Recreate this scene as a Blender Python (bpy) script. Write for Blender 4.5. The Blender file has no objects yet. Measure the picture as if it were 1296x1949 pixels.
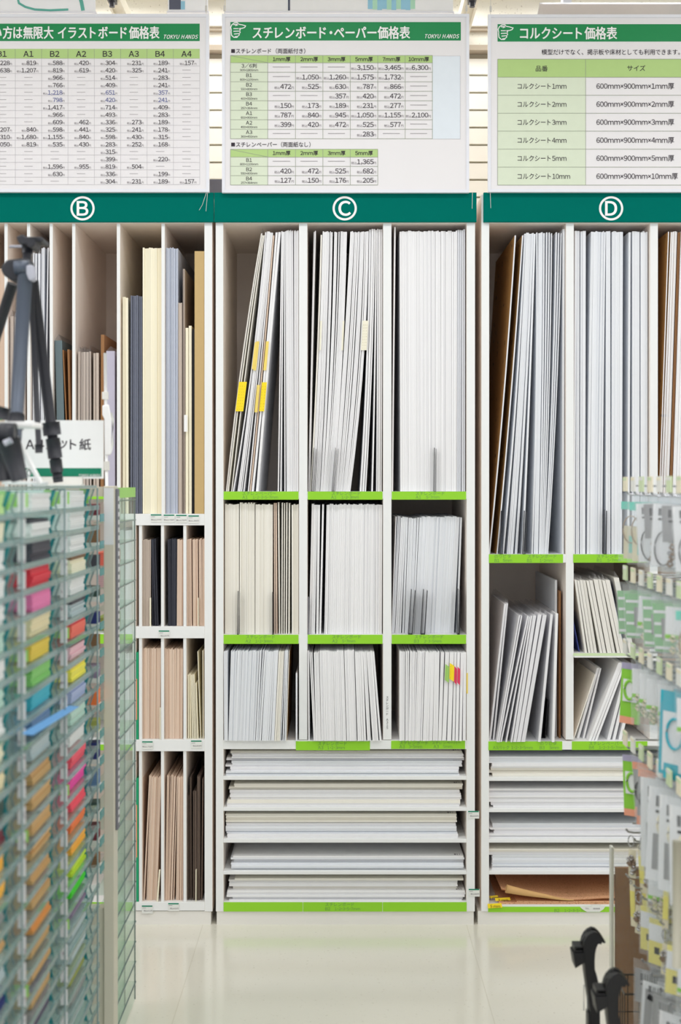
import bpy, math, random
from mathutils import Vector, Matrix
R = random.Random(7)
S = bpy.context.scene
COL = S.collection

# ------------------------------------------------------------------ camera, light, exposure
F = 2707.0                     # 50 mm on a 36 mm high frame, in photo pixels
D0 = 4.9                       # camera to the cabinet fronts (the plane Y = 0)
CAMZ = 1.5265
ROW = 927.5                    # photo row on the lens axis (the lens is shifted down a little)
TILT = math.atan(9.5 / F)
cam = bpy.data.cameras.new('camera'); camo = bpy.data.objects.new('camera', cam); COL.objects.link(camo)
cam.sensor_fit = 'VERTICAL'; cam.sensor_height = 36.0; cam.sensor_width = 24.0; cam.lens = 50.0
camo.location = (0, -D0, CAMZ); camo.rotation_euler = (math.pi / 2 - TILT, 0, 0)
cam.clip_start = 0.05; cam.shift_y = (ROW - 974.5) / 1949
cam.dof.use_dof = True; cam.dof.focus_distance = 4.92; cam.dof.aperture_fstop = 3.1
S.camera = camo
S.view_settings.view_transform = 'Standard'; S.view_settings.look = 'None'
S.view_settings.exposure = 0.0; S.view_settings.gamma = 1.0; S.view_settings.use_curve_mapping = False
try:
    S.cycles.transparent_max_bounces = 40
    S.cycles.max_bounces = 10; S.cycles.diffuse_bounces = 8
except Exception:
    pass
W = bpy.data.worlds.new('shop_ambient_fill'); S.world = W; W.use_nodes = True  # uniform ambient fill added to light the scene from the open sides
W.node_tree.nodes['Background'].inputs[0].default_value = (0.935, 0.945, 1.0, 1)
W.node_tree.nodes['Background'].inputs[1].default_value = 0.88
LAMP_W = 11.5

# ------------------------------------------------------------------ helpers
def at(px, py, Y):
    """point of the plane at depth Y behind a photo pixel"""
    c, s = math.cos(TILT), math.sin(TILT)
    u = (px - 648) / F; v = (ROW - py) / F
    dx, dy, dz = u, c + v * s, -s + v * c
    t = (Y + D0) / dy
    return Vector((dx * t, Y, CAMZ + dz * t))
def X(px, Y=0.0): return at(px, 920, Y).x
def Z(py, Y=0.0): return at(648, py, Y).z
def lin(c):
    out = []
    for v in c[:3]:
        v = v / 255.0
        out.append(v / 12.92 if v <= 0.04045 else ((v + 0.055) / 1.055) ** 2.4)
    return tuple(out) + (1.0,)
MATS = {}
def mat(name, rgb, rough=0.6, var=0.0, noise=0.03, nscale=30.0, strata=0.0, bump=0.0, metal=0.0, spec=0.4, stretch=(1, 1, 1), speck=None):
    if name in MATS: return MATS[name]
    m = bpy.data.materials.new(name); m.use_nodes = True; MATS[name] = m
    t = m.node_tree; N = t.nodes; L = t.links
    b = N['Principled BSDF']
    b.inputs['Roughness'].default_value = rough; b.inputs['Metallic'].default_value = metal
    b.inputs['Specular IOR Level'].default_value = spec
    tc = N.new('ShaderNodeTexCoord'); mp = N.new('ShaderNodeMapping'); mp.inputs['Scale'].default_value = stretch
    L.new(tc.outputs['Object'], mp.inputs[0])
    no = N.new('ShaderNodeTexNoise'); no.inputs['Scale'].default_value = nscale; no.inputs['Detail'].default_value = 3
    L.new(mp.outputs[0], no.inputs['Vector'])
    def mth(op, a, bb):
        n = N.new('ShaderNodeMath'); n.operation = op
        for i, q in enumerate((a, bb)):
            if hasattr(q, 'links'): L.new(q, n.inputs[i])
            else: n.inputs[i].default_value = q
        return n.outputs[0]
    v = mth('ADD', mth('MULTIPLY', mth('SUBTRACT', no.outputs[0], 0.5), 2 * noise), 1.0)
    if var:
        oi = N.new('ShaderNodeObjectInfo')
        v = mth('ADD', v, mth('MULTIPLY', mth('SUBTRACT', oi.outputs['Random'], 0.5), 2 * var))
    if strata:
        wv = N.new('ShaderNodeTexWave'); wv.bands_direction = 'Z'; wv.inputs['Scale'].default_value = strata
        wv.inputs['Distortion'].default_value = 1.5
        L.new(tc.outputs['Object'], wv.inputs['Vector'])
        v = mth('ADD', v, mth('MULTIPLY', mth('SUBTRACT', wv.outputs[0], 0.5), 0.22))
    hs = N.new('ShaderNodeHueSaturation'); hs.inputs['Color'].default_value = lin(rgb)
    L.new(v, hs.inputs['Value'])
    last = hs.outputs[0]
    if speck:
        n2 = N.new('ShaderNodeTexNoise'); n2.inputs['Scale'].default_value = speck[1]; n2.inputs['Detail'].default_value = 2
        L.new(tc.outputs['Object'], n2.inputs['Vector'])
        rp = N.new('ShaderNodeValToRGB'); rp.color_ramp.elements[0].position = speck[2]; rp.color_ramp.elements[1].position = speck[2] + 0.06
        L.new(n2.outputs[0], rp.inputs[0])
        mx = N.new('ShaderNodeMixRGB'); mx.inputs['Color2'].default_value = lin(speck[0])
        L.new(rp.outputs[0], mx.inputs['Fac']); L.new(last, mx.inputs['Color1']); last = mx.outputs[0]
    L.new(last, b.inputs['Base Color'])
    if bump:
        bp = N.new('ShaderNodeBump'); bp.inputs['Strength'].default_value = bump; bp.inputs['Distance'].default_value = 0.002
        L.new(no.outputs[0], bp.inputs['Height']); L.new(bp.outputs[0], b.inputs['Normal'])
    return m
def clear(name, rgb, gloss=0.12, haze=0.0, rough=0.05):
    """clear plastic sheet: lets light through with a tint, glossy at grazing angles"""
    if name in MATS: return MATS[name]
    m = bpy.data.materials.new(name); m.use_nodes = True; MATS[name] = m
    t = m.node_tree; N = t.nodes; L = t.links
    for n in list(N): N.remove(n)
    out = N.new('ShaderNodeOutputMaterial')
    tr = N.new('ShaderNodeBsdfTransparent'); tr.inputs[0].default_value = lin(rgb)
    gl = N.new('ShaderNodeBsdfGlossy'); gl.inputs['Roughness'].default_value = rough
    df = N.new('ShaderNodeBsdfDiffuse'); df.inputs[0].default_value = lin([min(255, c) for c in rgb])
    lw = N.new('ShaderNodeLayerWeight'); lw.inputs[0].default_value = 0.5
    pw = N.new('ShaderNodeMath'); pw.operation = 'POWER'; pw.inputs[1].default_value = 4.0; L.new(lw.outputs['Facing'], pw.inputs[0])
    gm = N.new('ShaderNodeMath'); gm.operation = 'MULTIPLY_ADD'; gm.inputs[1].default_value = gloss * 4; gm.inputs[2].default_value = 0.02; gm.use_clamp = True; L.new(pw.outputs[0], gm.inputs[0])
    m1 = N.new('ShaderNodeMixShader'); m2 = N.new('ShaderNodeMixShader')
    no = N.new('ShaderNodeTexNoise'); no.inputs['Scale'].default_value = 25
    mm = N.new('ShaderNodeMath'); mm.operation = 'MULTIPLY'; mm.inputs[1].default_value = haze * 2
    L.new(no.outputs[0], mm.inputs[0]); L.new(mm.outputs[0], m1.inputs[0])
    L.new(tr.outputs[0], m1.inputs[1]); L.new(df.outputs[0], m1.inputs[2])
    L.new(gm.outputs[0], m2.inputs[0]); L.new(m1.outputs[0], m2.inputs[1]); L.new(gl.outputs[0], m2.inputs[2])
    L.new(m2.outputs[0], out.inputs[0])
    return m
def glow(name, rgb, s):
    m = bpy.data.materials.new(name); m.use_nodes = True
    b = m.node_tree.nodes['Principled BSDF']; b.inputs['Base Color'].default_value = lin(rgb)
    b.inputs['Emission Color'].default_value = lin(rgb); b.inputs['Emission Strength'].default_value = s
    return m

ORG = {}
class MB:
    def __init__(s): s.v = []; s.f = []; s.m = []
    def add(s, vs, fs, mi=0):
        o = len(s.v); s.v += [Vector(p) for p in vs]
        for f in fs: s.f.append([i + o for i in f]); s.m.append(mi)
        return s
    def box(s, x0, x1, y0, y1, z0, z1, mi=0):
        v = [(x0,y0,z0),(x1,y0,z0),(x1,y1,z0),(x0,y1,z0),(x0,y0,z1),(x1,y0,z1),(x1,y1,z1),(x0,y1,z1)]
        return s.add(v, [(0,3,2,1),(4,5,6,7),(0,1,5,4),(1,2,6,5),(2,3,7,6),(3,0,4,7)], mi)
    def prism(s, pts, axis, a, b, mi=0, side=None):
        """outline pts (2D) extruded along axis; 'x' -> (y,z), 'y' -> (x,z), 'z' -> (x,y)"""
        def mk(p, q): return {'x': (q, p[0], p[1]), 'y': (p[0], q, p[1]), 'z': (p[0], p[1], q)}[axis]
        n = len(pts); o = len(s.v)
        s.v += [Vector(mk(p, a)) for p in pts] + [Vector(mk(p, b)) for p in pts]
        s.f.append([o + i for i in range(n)]); s.m.append(mi)
        s.f.append([o + n + i for i in reversed(range(n))]); s.m.append(mi)
        for i in range(n):
            j = (i + 1) % n
            s.f.append([o + j, o + i, o + n + i, o + n + j]); s.m.append(mi if side is None else side)
        return s
    def tube(s, pts, r, seg=8, mi=0, closed=False):
        pts = [Vector(p) for p in pts]; n = len(pts); o = len(s.v)
        for i, p in enumerate(pts):
            if closed: d = pts[(i + 1) % n] - pts[i - 1]
            else: d = pts[min(i + 1, n - 1)] - pts[max(i - 1, 0)]
            d.normalize()
            a = d.cross(Vector((0, 0, 1)))
            if a.length < 0.05: a = d.cross(Vector((1, 0, 0)))
            a.normalize(); b = d.cross(a)
            rr = r[i] if isinstance(r, (list, tuple)) else r
            for k in range(seg):
                t = 2 * math.pi * k / seg
                s.v.append(p + a * (rr * math.cos(t)) + b * (rr * math.sin(t)))
        for i in range(n if closed else n - 1):
            j = (i + 1) % n
            for k in range(seg):
                k2 = (k + 1) % seg
                s.f.append([o + i*seg + k, o + i*seg + k2, o + j*seg + k2, o + j*seg + k]); s.m.append(mi)
        if not closed:
            s.f.append([o + k for k in range(seg)]); s.m.append(mi)
            s.f.append([o + (n-1)*seg + k for k in reversed(range(seg))]); s.m.append(mi)
        return s
    def build(s, name, mats, parent=None, origin=None, smooth=False, bevel=0.0):
        if not isinstance(mats, (list, tuple)): mats = [mats]
        if parent is not None: og = ORG[parent]
        elif origin is not None: og = Vector(origin)
        else:
            xs = [p.x for p in s.v]; ys = [p.y for p in s.v]; zs = [p.z for p in s.v]
            og = Vector(((min(xs)+max(xs))/2, (min(ys)+max(ys))/2, min(zs)))
        me = bpy.data.meshes.new(name)
        me.from_pydata([tuple(p - og) for p in s.v], [], s.f)
        for m in mats: me.materials.append(m)
        me.polygons.foreach_set('material_index', s.m)
        if smooth: me.polygons.foreach_set('use_smooth', [True] * len(s.f))
        me.validate(); me.update()
        o = bpy.data.objects.new(name, me); COL.objects.link(o)
        if parent is not None: o.parent = parent
        else: o.location = og
        ORG[o] = og
        if bevel:
            bv = o.modifiers.new('bevel', 'BEVEL'); bv.width = bevel; bv.segments = 2; bv.limit_method = 'ANGLE'
        return o
def empty(name, loc):
    o = bpy.data.objects.new(name, None); COL.objects.link(o); o.location = loc; o.empty_display_size = 0.05
    ORG[o] = Vector(loc); return o
def tag(o, label, cat, group=None):
    o['label'] = label; o['category'] = cat
    if group: o['group'] = group
    return o
def struct(o): o['kind'] = 'structure'; return o
def copy_tree(o, parent=None):
    c = o.copy(); COL.objects.link(c)
    if parent is not None: c.parent = parent
    for ch in list(o.children): copy_tree(ch, c)
    return c

TEXTS = {}
def glyph1(ch, bold, shear, res):
    k = (ch, bold, shear, res)
    if k not in TEXTS:
        c = bpy.data.curves.new('t', 'FONT'); c.body = ch; c.size = 1; c.offset = bold; c.shear = shear; c.resolution_u = res
        o = bpy.data.objects.new('t', c); COL.objects.link(o)
        me = bpy.data.meshes.new_from_object(o)
        vs = [v.co.copy() for v in me.vertices]; fs = [list(p.vertices) for p in me.polygons]
        bpy.data.objects.remove(o); bpy.data.curves.remove(c); bpy.data.meshes.remove(me)
        TEXTS[k] = (vs, fs)
    return TEXTS[k]
def glyphs(body, bold, shear, res=2):
    """one line of lettering in one sans typeface (Latin taken from the same East Asian face)"""
    V, Fc, pen = [], [], 0.0
    for ch in body:
        if ch == ' ': pen += .30; continue
        latin = 0x21 <= ord(ch) <= 0x7e
        vs, fs = glyph1(chr(ord(ch) + 0xfee0) if latin else ch, bold, shear, res)
        x0 = min(v.x for v in vs); x1 = max(v.x for v in vs)
        if ch.isdigit() and latin: adv = .575; dx = pen + (adv - (x1 - x0)) / 2 - x0
        elif latin or ch == '\u00d7': adv = x1 - x0 + (.05 if shear else .10); dx = pen + .05 - x0
        elif ch == '\u30fb': adv = .5; dx = pen + .25 - (x0 + x1) / 2
        else: adv = 1.0; dx = pen + .5 - .5 * (x0 + x1) if x1 - x0 > .5 else pen
        o = len(V); V += [Vector((v.x + dx, v.y, 0)) for v in vs]; Fc += [[q + o for q in f] for f in fs]; pen += adv
    xs = [v.x for v in V]; ys = [v.y for v in V]
    return V, Fc, min(xs), max(xs), min(ys), max(ys)
def text(mb, body, px, py, em, Y, align='C', width=None, bold=0.0, shear=0.0, mi=0, base=False):
    """lettering on a plane facing the aisle; px/py centre (or left/right end) and em height in photo pixels; returns px extent"""
    res = 6 if em > 30 else 3 if em > 15 else 2
    vs, fs, x0, x1, y0, y1 = glyphs(body, bold, shear, res)
    k = (at(649, py, Y) - at(648, py, Y)).x
    if bold >= .02 and len(body) > 1:
        for k_, (ox, oy) in enumerate(((-.024, 0), (.024, 0), (0, .018), (0, -.018))):
            text(mb, body, px + ox * em, py + oy * em, em, Y - .0003 * (k_ + 1), align, width, 0.0, shear, mi, base)
        bold = 0.0; vs, fs, x0, x1, y0, y1 = glyphs(body, bold, shear, res)
    sx = em if width is None else width / (x1 - x0)
    w = (x1 - x0) * sx
    left = {'C': px - w / 2, 'L': px, 'R': px - w}[align]
    o = at(left, py, Y); yc = 0.35 if base else (y0 + y1) / 2
    mb.add([(o.x + (v.x - x0) * sx * k, Y, o.z + (v.y - yc) * em * k) for v in vs], fs, mi)
    return left, left + w
def vtext(mb, body, px, py0, py1, Y, em, mi=0):
    n = len(body)
    for i, ch in enumerate(body):
        if ch != ' ': text(mb, ch, px, py0 + (py1 - py0) * (i + 0.5) / n, em, Y, mi=mi)
def prect(mb, x0, y0, x1, y1, Y, th=0.0003, mi=0):
    a = at(x0, y1, Y); b = at(x1, y0, Y)
    mb.box(a.x, b.x, Y, Y + th, a.z, b.z, mi)
def pline(mb, pts, w, Y, mi=0):
    """printed line: one ribbon with mitred joints"""
    P = [at(x, y, Y) for x, y in pts]; h = w * 0.5 * D0 / F; n = len(P)
    closed = (P[0] - P[-1]).length < 1e-6 and n > 3
    if closed: P = P[:-1]; n -= 1
    vs = []
    for i, p in enumerate(P):
        a = P[(i - 1) % n] if (closed or i > 0) else None; c = P[(i + 1) % n] if (closed or i < n - 1) else None
        d1 = (p - a).normalized() if a is not None else None; d2 = (c - p).normalized() if c is not None else None
        d1 = d1 or d2; d2 = d2 or d1
        n1 = Vector((-d1.z, 0, d1.x)); n2 = Vector((-d2.z, 0, d2.x)); m = (n1 + n2)
        if m.length < .3: m = n1
        m.normalize(); m *= h / max(.5, m.dot(n1))
        vs += [p - m, p + m]
    mb.add(vs, [(2*i, (2*i+2) % (2*n), (2*i+3) % (2*n), 2*i+1) for i in range(n if closed else n - 1)], mi)

# ------------------------------------------------------------------ materials
white = mat('white_laminate', (236, 238, 238), 0.45, 0, 0.012, 8, spec=0.35)
plinthm = mat('plinth_laminate', (232, 230, 224), 0.5, 0, 0.02, 6)
inner = mat('inside_warm_bounce', (245, 235, 226), 0.5, 0, 0.015, 6)  # warm bounced light of the interiors is put into this colour
green = mat('fascia_green', (0, 108, 97), 0.6, 0, 0.02, 5, spec=0.02)
bandg = mat('sign_green', (0, 134, 74), 0.5, 0, 0.02, 4)
lime = mat('lime_label', (146, 212, 44), 0.5, 0.02, 0.02, 10)
limetext = mat('label_print', (112, 160, 74), 0.6)
signw = mat('sign_board', (230, 228, 230), 0.5, 0, 0.012, 3)
framem = mat('sign_frame', (226, 228, 236), 0.3)
printw = mat('white_print', (245, 245, 245), 0.5)
ink = mat('dark_print', (46, 36, 48), 0.6)
inkb = mat('blue_print', (84, 92, 150), 0.6)
inkg = mat('grey_print', (128, 122, 128), 0.6)
rule = mat('table_rule', (150, 158, 140), 0.6)
ruleL = mat('table_rule_light', (196, 194, 198), 0.6)
cellg = mat('table_green', (176, 206, 132), 0.6)
cellp = mat('table_pale_green', (214, 224, 202), 0.6)
cellb = mat('table_pale_blue', (222, 230, 238), 0.6)
foam = mat('foam_board_white', (238, 238, 240), 0.6, 0.03, 0.02, 60, stretch=(1, 1, 0.1))
foamb = mat('foam_board_cool', (230, 233, 238), 0.6, 0.035, 0.02, 60, stretch=(1, 1, 0.1))
foamc = mat('foam_board_warm', (238, 235, 226), 0.6, 0.03, 0.02, 60, stretch=(1, 1, 0.1))
creamb = mat('cream_board', (244, 238, 214), 0.6, 0.05, 0.03, 60, stretch=(1, 1, 0.1))
greyb = mat('blue_grey_board', (190, 197, 212), 0.6, 0.2, 0.03, 60)
darkb = mat('charcoal_board', (52, 54, 66), 0.55, 0.12, 0.04, 60)
blackb = mat('black_board', (22, 22, 27), 0.5, 0.2, 0.05, 60)
beige = mat('beige_board', (224, 201, 182), 0.65, 0.06, 0.03, 60, stretch=(1, 1, 0.1))
beigeg = mat('grey_beige_board', (194, 180, 168), 0.65, 0.06, 0.03, 60, stretch=(1, 1, 0.1))
umber = mat('umber_board', (104, 88, 78), 0.6, 0.16, 0.04, 60)
kraft = mat('kraft_board', (198, 170, 118), 0.7, 0.04, 0.04, 40)
corkm = mat('cork', (228, 178, 138), 0.8, 0.04, 0.10, 220, speck=((186, 134, 96), 260, 0.58))
brownb = mat('brown_board', (150, 106, 66), 0.65, 0.05, 0.05, 40)
brownp = mat('kraft_backing', (172, 130, 74), 0.7, 0.03, 0.06, 20, speck=((70, 52, 34), 28, 0.66), stretch=(1, 1, 1))
teal = mat('dark_teal_paper', (86, 110, 116), 0.5, 0.02, 0.08, 12)
lavender = mat('lavender_board', (196, 192, 210), 0.5, 0.02, 0.06, 12)
slateb = mat('slate_board', (112, 117, 134), 0.55, 0.3, 0.04, 60)
bluep = mat('blue_paper', (60, 74, 150), 0.5)
sleeve = clear('plastic_sleeve', (252, 252, 253), 0.12, 0.04, 0.15)
metalk = mat('black_metal', (58, 58, 64), 0.4, 0.05, 0.05, 40)
yel = mat('yellow_sticker', (250, 222, 30), 0.5)
yelp = mat('pale_yellow_sticker', (240, 214, 110), 0.5)
redp = mat('red_sticker', (226, 60, 100), 0.5)
greenp = mat('green_sticker', (160, 208, 106), 0.5)
credm = mat('cream_sticker', (238, 234, 214), 0.5)
cardw = mat('price_card', (228, 230, 226), 0.5)
cardg = mat('price_card_green', (0, 128, 96), 0.5)

# ------------------------------------------------------------------ the setting
floorm = mat('vinyl_floor', (224, 221, 209), 0.15, 0, 0.03, 3, spec=0.5, speck=((208, 204, 190), 90, 0.66))
seam = mat('floor_seam', (212, 208, 194), 0.2)
wallm = mat('slat_wall', (240, 238, 228), 0.55, 0, 0.02, 4)
groove = mat('slat_groove', (176, 168, 148), 0.7)
tilem = mat('ceiling_tile', (232, 229, 216), 0.8, 0, 0.02, 5, speck=((176, 170, 154), 120, 0.66))
trimm = mat('wall_trim', (176, 164, 146), 0.6)
b = MB(); b.box(-4.5, 4.5, -8, 0.72, -0.1, 0, 0)
struct(b.build('floor', floorm))
b = MB()
for xs in (-1.36, -0.455, 0.455, 1.36):                              # joints between the sheet flooring
    b.box(xs - 0.0012 - 0.02, xs + 0.0012 - 0.02, -8, 0.0, 0.0, 0.0004)
b.box(-4.5, 4.5, -1.5012, -1.4996, 0.0, 0.0003)
o = struct(b.build('floor_seams', seam)); o.name = 'trim_1'
# slatted wall: boards with a shadow gap between them
b = MB(); b.box(-4.5, 4.5, 0.72, 0.82, 0, 3.45, 1)
z = 0.05
while z < 3.16:
    b.box(-4.5, 4.5, 0.702, 0.72, z, z + 0.0605, 0); z += 0.0685
b.box(-4.5, 4.5, 0.66, 0.72, 3.215, 3.235, 2)
b.box(-4.5, 4.5, 0.68, 0.72, 3.235, 3.29, 3); b.box(-4.5, 4.5, 0.655, 0.72, 3.29, 3.303, 2)
b.box(-4.5, 4.5, 0.64, 0.72, 3.303, 3.45, 3)
struct(b.build('wall_back', [wallm, groove, trimm, tilem]))
b = MB(); b.box(-4.5, 4.5, -8, 0.82, 3.45, 3.55); struct(b.build('ceiling', tilem))

# ------------------------------------------------------------------ ceiling lamps
lampm = glow('lamp_diffuser', (255, 253, 248), 1.6); steel = mat('lamp_steel', (196, 196, 200), 0.25, 0, 0.02, 20, metal=0.8)
def ceiling_lamp(x, y, label, watt=None):
    e = tag(empty('ceiling_lamp', (x, y, 3.45)), label, 'ceiling light', 'ceiling lamps over the aisle')
    q = MB(); q.box(x-.62, x+.62, y-.15, y-.135, 3.38, 3.45).box(x-.62, x+.62, y+.135, y+.15, 3.38, 3.45)
    q.box(x-.62, x-.605, y-.135, y+.135, 3.38, 3.45).box(x+.605, x+.62, y-.135, y+.135, 3.38, 3.45); q.build('housing', framem, e)
    q = MB(); q.box(x-.6, x+.6, y-.13, y+.13, 3.392, 3.40); q.build('diffuser', lampm, e)
    l = bpy.data.lights.new('lamp_light', 'AREA'); l.shape = 'RECTANGLE'; l.size = 1.2; l.size_y = 0.26; l.energy = watt or LAMP_W; l.color = (0.95, 0.956, 1.0)
    lo = bpy.data.objects.new('lamp_light', l); COL.objects.link(lo); lo.parent = e; lo.location = (0, 0, -0.062)
for yy in (-1.25, -2.75, -4.4, -6.2):
    for xx in (-1.9, 0.0, 1.9):
        ceiling_lamp(xx, yy, 'long fluorescent ceiling lamp over the shop aisle')
for xx in (-1.35, 0.0, 1.35): ceiling_lamp(xx, 0.42, 'unseen fill lamp added close above the cabinet tops', 3.6)  # added out of view to brighten the slat wall behind the signs
# trough lamp seen over the cork sign
e = tag(empty('trough_lamp', (at(1170, 10, .3).x, .3, 3.4)), 'grey steel lamp trough on the ceiling above the cork sheet sign', 'ceiling light')
q = MB(); xa, xb = at(1020, 10, .3).x, at(1420, 10, .3).x
q.prism([(.20, 3.24), (.26, 3.218), (.40, 3.218), (.46, 3.245), (.44, 3.25), (.395, 3.225), (.265, 3.225), (.21, 3.248)], 'x', xa, xb); q.build('reflector', steel, e)
q = MB(); q.tube([(xa + .03, .33, 3.262), (xb - .03, .33, 3.262)], .013, 10); q.build('tube', lampm, e, smooth=True)
q = MB(); q.box(xa + .1, xa + .13, .3, .36, 3.245, 3.45).box(xb - .13, xb - .1, .3, .36, 3.245, 3.45); q.build('bracket', framem, e)

# ------------------------------------------------------------------ hanging things near the ceiling
def banner(name, px0, px1, pyb, Y, colr, label, deco=None):
    e = tag(empty(name, (at((px0+px1)/2, pyb, Y).x, Y, Z(pyb, Y))), label, 'banner')
    q = MB(); q.box(X(px0, Y), X(px1, Y), Y, Y + .006, Z(pyb, Y), 3.45); q.build('sheet', colr, e)
    q = MB(); q.box(X(px0, Y) - .004, X(px1, Y) + .004, Y - .004, Y + .010, Z(pyb, Y) - .006, Z(pyb, Y)); q.build('bottom_rail', framem, e)
    if deco:
        q = MB(); deco(q, Y - .001); q.build('print', [mat('banner_teal', (98, 178, 164), .6), mat('banner_blue', (150, 202, 226), .6), mat('banner_pale_green', (176, 222, 196), .6), mat('banner_grey', (90, 94, 112), .6), ink], e)
ban = mat('banner_white', (244, 246, 250), 0.5)
def d1(q, Y):
    pline(q, [(33, -6), (36, 6), (48, 13), (66, 18), (95, 19.5), (130, 18)], 4.2, Y, 0); pline(q, [(152, -6), (155, 4), (158, 20)], 7, Y, 0)
banner('hanging_banner', -60, 182, 22.5, .12, ban, 'white hanging banner with teal curves above the illustration board sign', d1)
def d2(q, Y): prect(q, 322, -4, 344, 18, Y, mi=3); prect(q, 344, 2, 352, 18, Y, mi=1)
banner('hanging_banner', 320, 396, 21.5, .16, ban, 'small hanging banner with a dark picture at its left end', d2)
def d3(q, Y):
    for k in range(10):
        prect(q, 700 + k * 9, -8, 709 + k * 9, 17 + (k % 3), Y, mi=(1, 2, 1, 1, 2)[k % 5])
    prect(q, 548, -8, 552, 20, Y, mi=3)
banner('hanging_banner', 430, 862, 22, .14, mat('banner_pale', (238, 240, 242), .5), 'wide pale hanging banner with blue and green print above the styrene sign', d3)
railm = mat('ceiling_rail', (214, 210, 194), 0.45, 0, .03, 20)
for px, lab in ((214, 'cream ceiling track rail left of the styrene sign'), (898, 'cream ceiling track rail between the styrene and cork signs')):
    xx = at(px, 12, .2).x
    e = tag(empty('ceiling_rail', (xx, .2, 3.3)), lab, 'rail')
    q = MB(); q.box(xx-.026, xx+.026, -1.2, .64, 3.27, 3.30).box(xx-.026, xx-.018, -1.2, .64, 3.255, 3.27).box(xx+.018, xx+.026, -1.2, .64, 3.255, 3.27); q.build('track', railm, e)
    q = MB(); q.box(xx-.012, xx+.012, .2, .224, 3.30, 3.45).box(xx-.012, xx+.012, -1.0, -.976, 3.30, 3.45); q.build('hanger', railm, e)
    q = MB(); q.box(xx-.014, xx+.014, .16, .22, 3.243, 3.262); q.tube([(xx, .19, 3.243), (xx, .19, 3.225)], .01); q.build('clamp', metalk, e)

# ------------------------------------------------------------------ cabinets
DEP = 0.66
def panel2(x0, x1, y0, y1, z0, z1):
    """panel with a white front edge; inside faces tinted for warm bounced light"""
    q = MB().box(x0, x1, y0, y1, z0, z1, 1); q.m[2] = 0
    return q
def cabinet(label, px0, px1, letter, pxl, stiles, plinth, fasc):
    e = tag(empty('board_cabinet', (X(pxl), DEP / 2, 0)), label, 'shelving cabinet')
    zb, zt = Z(1735), Z(370)
    for a, c in stiles: panel2(X(a), X(c), 0, DEP, zb, zt).build('side_panel', [white, inner], e, bevel=.0012)
    MB().box(X(stiles[0][1]), X(stiles[1][0]), DEP - .012, DEP, zb, zt).build('back_panel', inner, e)
    MB().box(X(stiles[0][1]), X(stiles[1][0]), 0, DEP - .012, Z(425), zt).build('top_panel', inner, e)
    MB().box(X(plinth[0]), X(plinth[1]), .004, DEP, 0, zb).build('plinth', plinthm, e)
    q = MB(); q.box(X(fasc[0]), X(fasc[1]), -.014, 0, Z(423.5), Z(368)); f = q.build('fascia', green, e)
    q = MB(); pts = [(pxl + 21 * math.cos(t * math.pi / 32), 396.5 + 21 * math.sin(t * math.pi / 32)) for t in range(65)]
    for a, c in zip(pts, pts[1:]): pline(q, [a, c], 4.2, -.0150)
    text(q, letter, pxl, 396.5, 36, -.0150, bold=.022); q.build('letter_mark', printw, f)
    return e
def divider(e, px0, px1, py0, py1, y0=0.001, parent=None):
    ym = (py0 + py1) / 2; return panel2(at(px0, ym, 0).x, at(px1, ym, 0).x, y0, DEP - .012, Z(py1), Z(py0)).build('divider', [white, inner], e, bevel=.001)
def shelf(e, px0, px1, py0, py1, y0=0.0):
    return MB().box(X(px0), X(px1), y0, DEP - .012, Z(py1), Z(py0)).build('shelf', white, e, bevel=.001)
def shelf_label(sh, px0, px1, py0, py1, lines, pxc=None, Y=-.0016):
    q = MB(); a = at(px0, py1, Y); c = at(px1, py0, Y); c.z = min(c.z, max(v.co.z for v in sh.data.vertices) + ORG[sh].z); q.box(a.x, c.x, Y, -.0001, a.z, c.z)
    o = q.build('shelf_label', lime, sh); sub = MB()
    h = (py1 - py0) * .47
    for i, ln in enumerate(lines):
        for (t, xx, em) in ln: text(sub, t, xx, py0 + h * (i + .52), em, Y - .0004, 'L', bold=.004)
    if sub.v:
        # lettering belongs to the label: second material slot of the same strip
        me = o.data; me.materials.append(limetext)
        base = len(me.vertices); og = ORG[o]
        vs = [tuple(v.co) for v in me.vertices] + [tuple(p - og) for p in sub.v]
        fs = [list(p.vertices) for p in me.polygons]; nf = len(fs)
        fs += [[i + base for i in f] for f in sub.f]
        m2 = bpy.data.meshes.new('shelf_label'); m2.from_pydata(vs, [], fs)
        m2.materials.append(lime); m2.materials.append(limetext)
        m2.polygons.foreach_set('material_index', [0] * nf + [1] * (len(fs) - nf)); m2.update(); o.data = m2
    return o
SP, SB = 'スチレンペーパー', 'スチレンボード'
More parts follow.
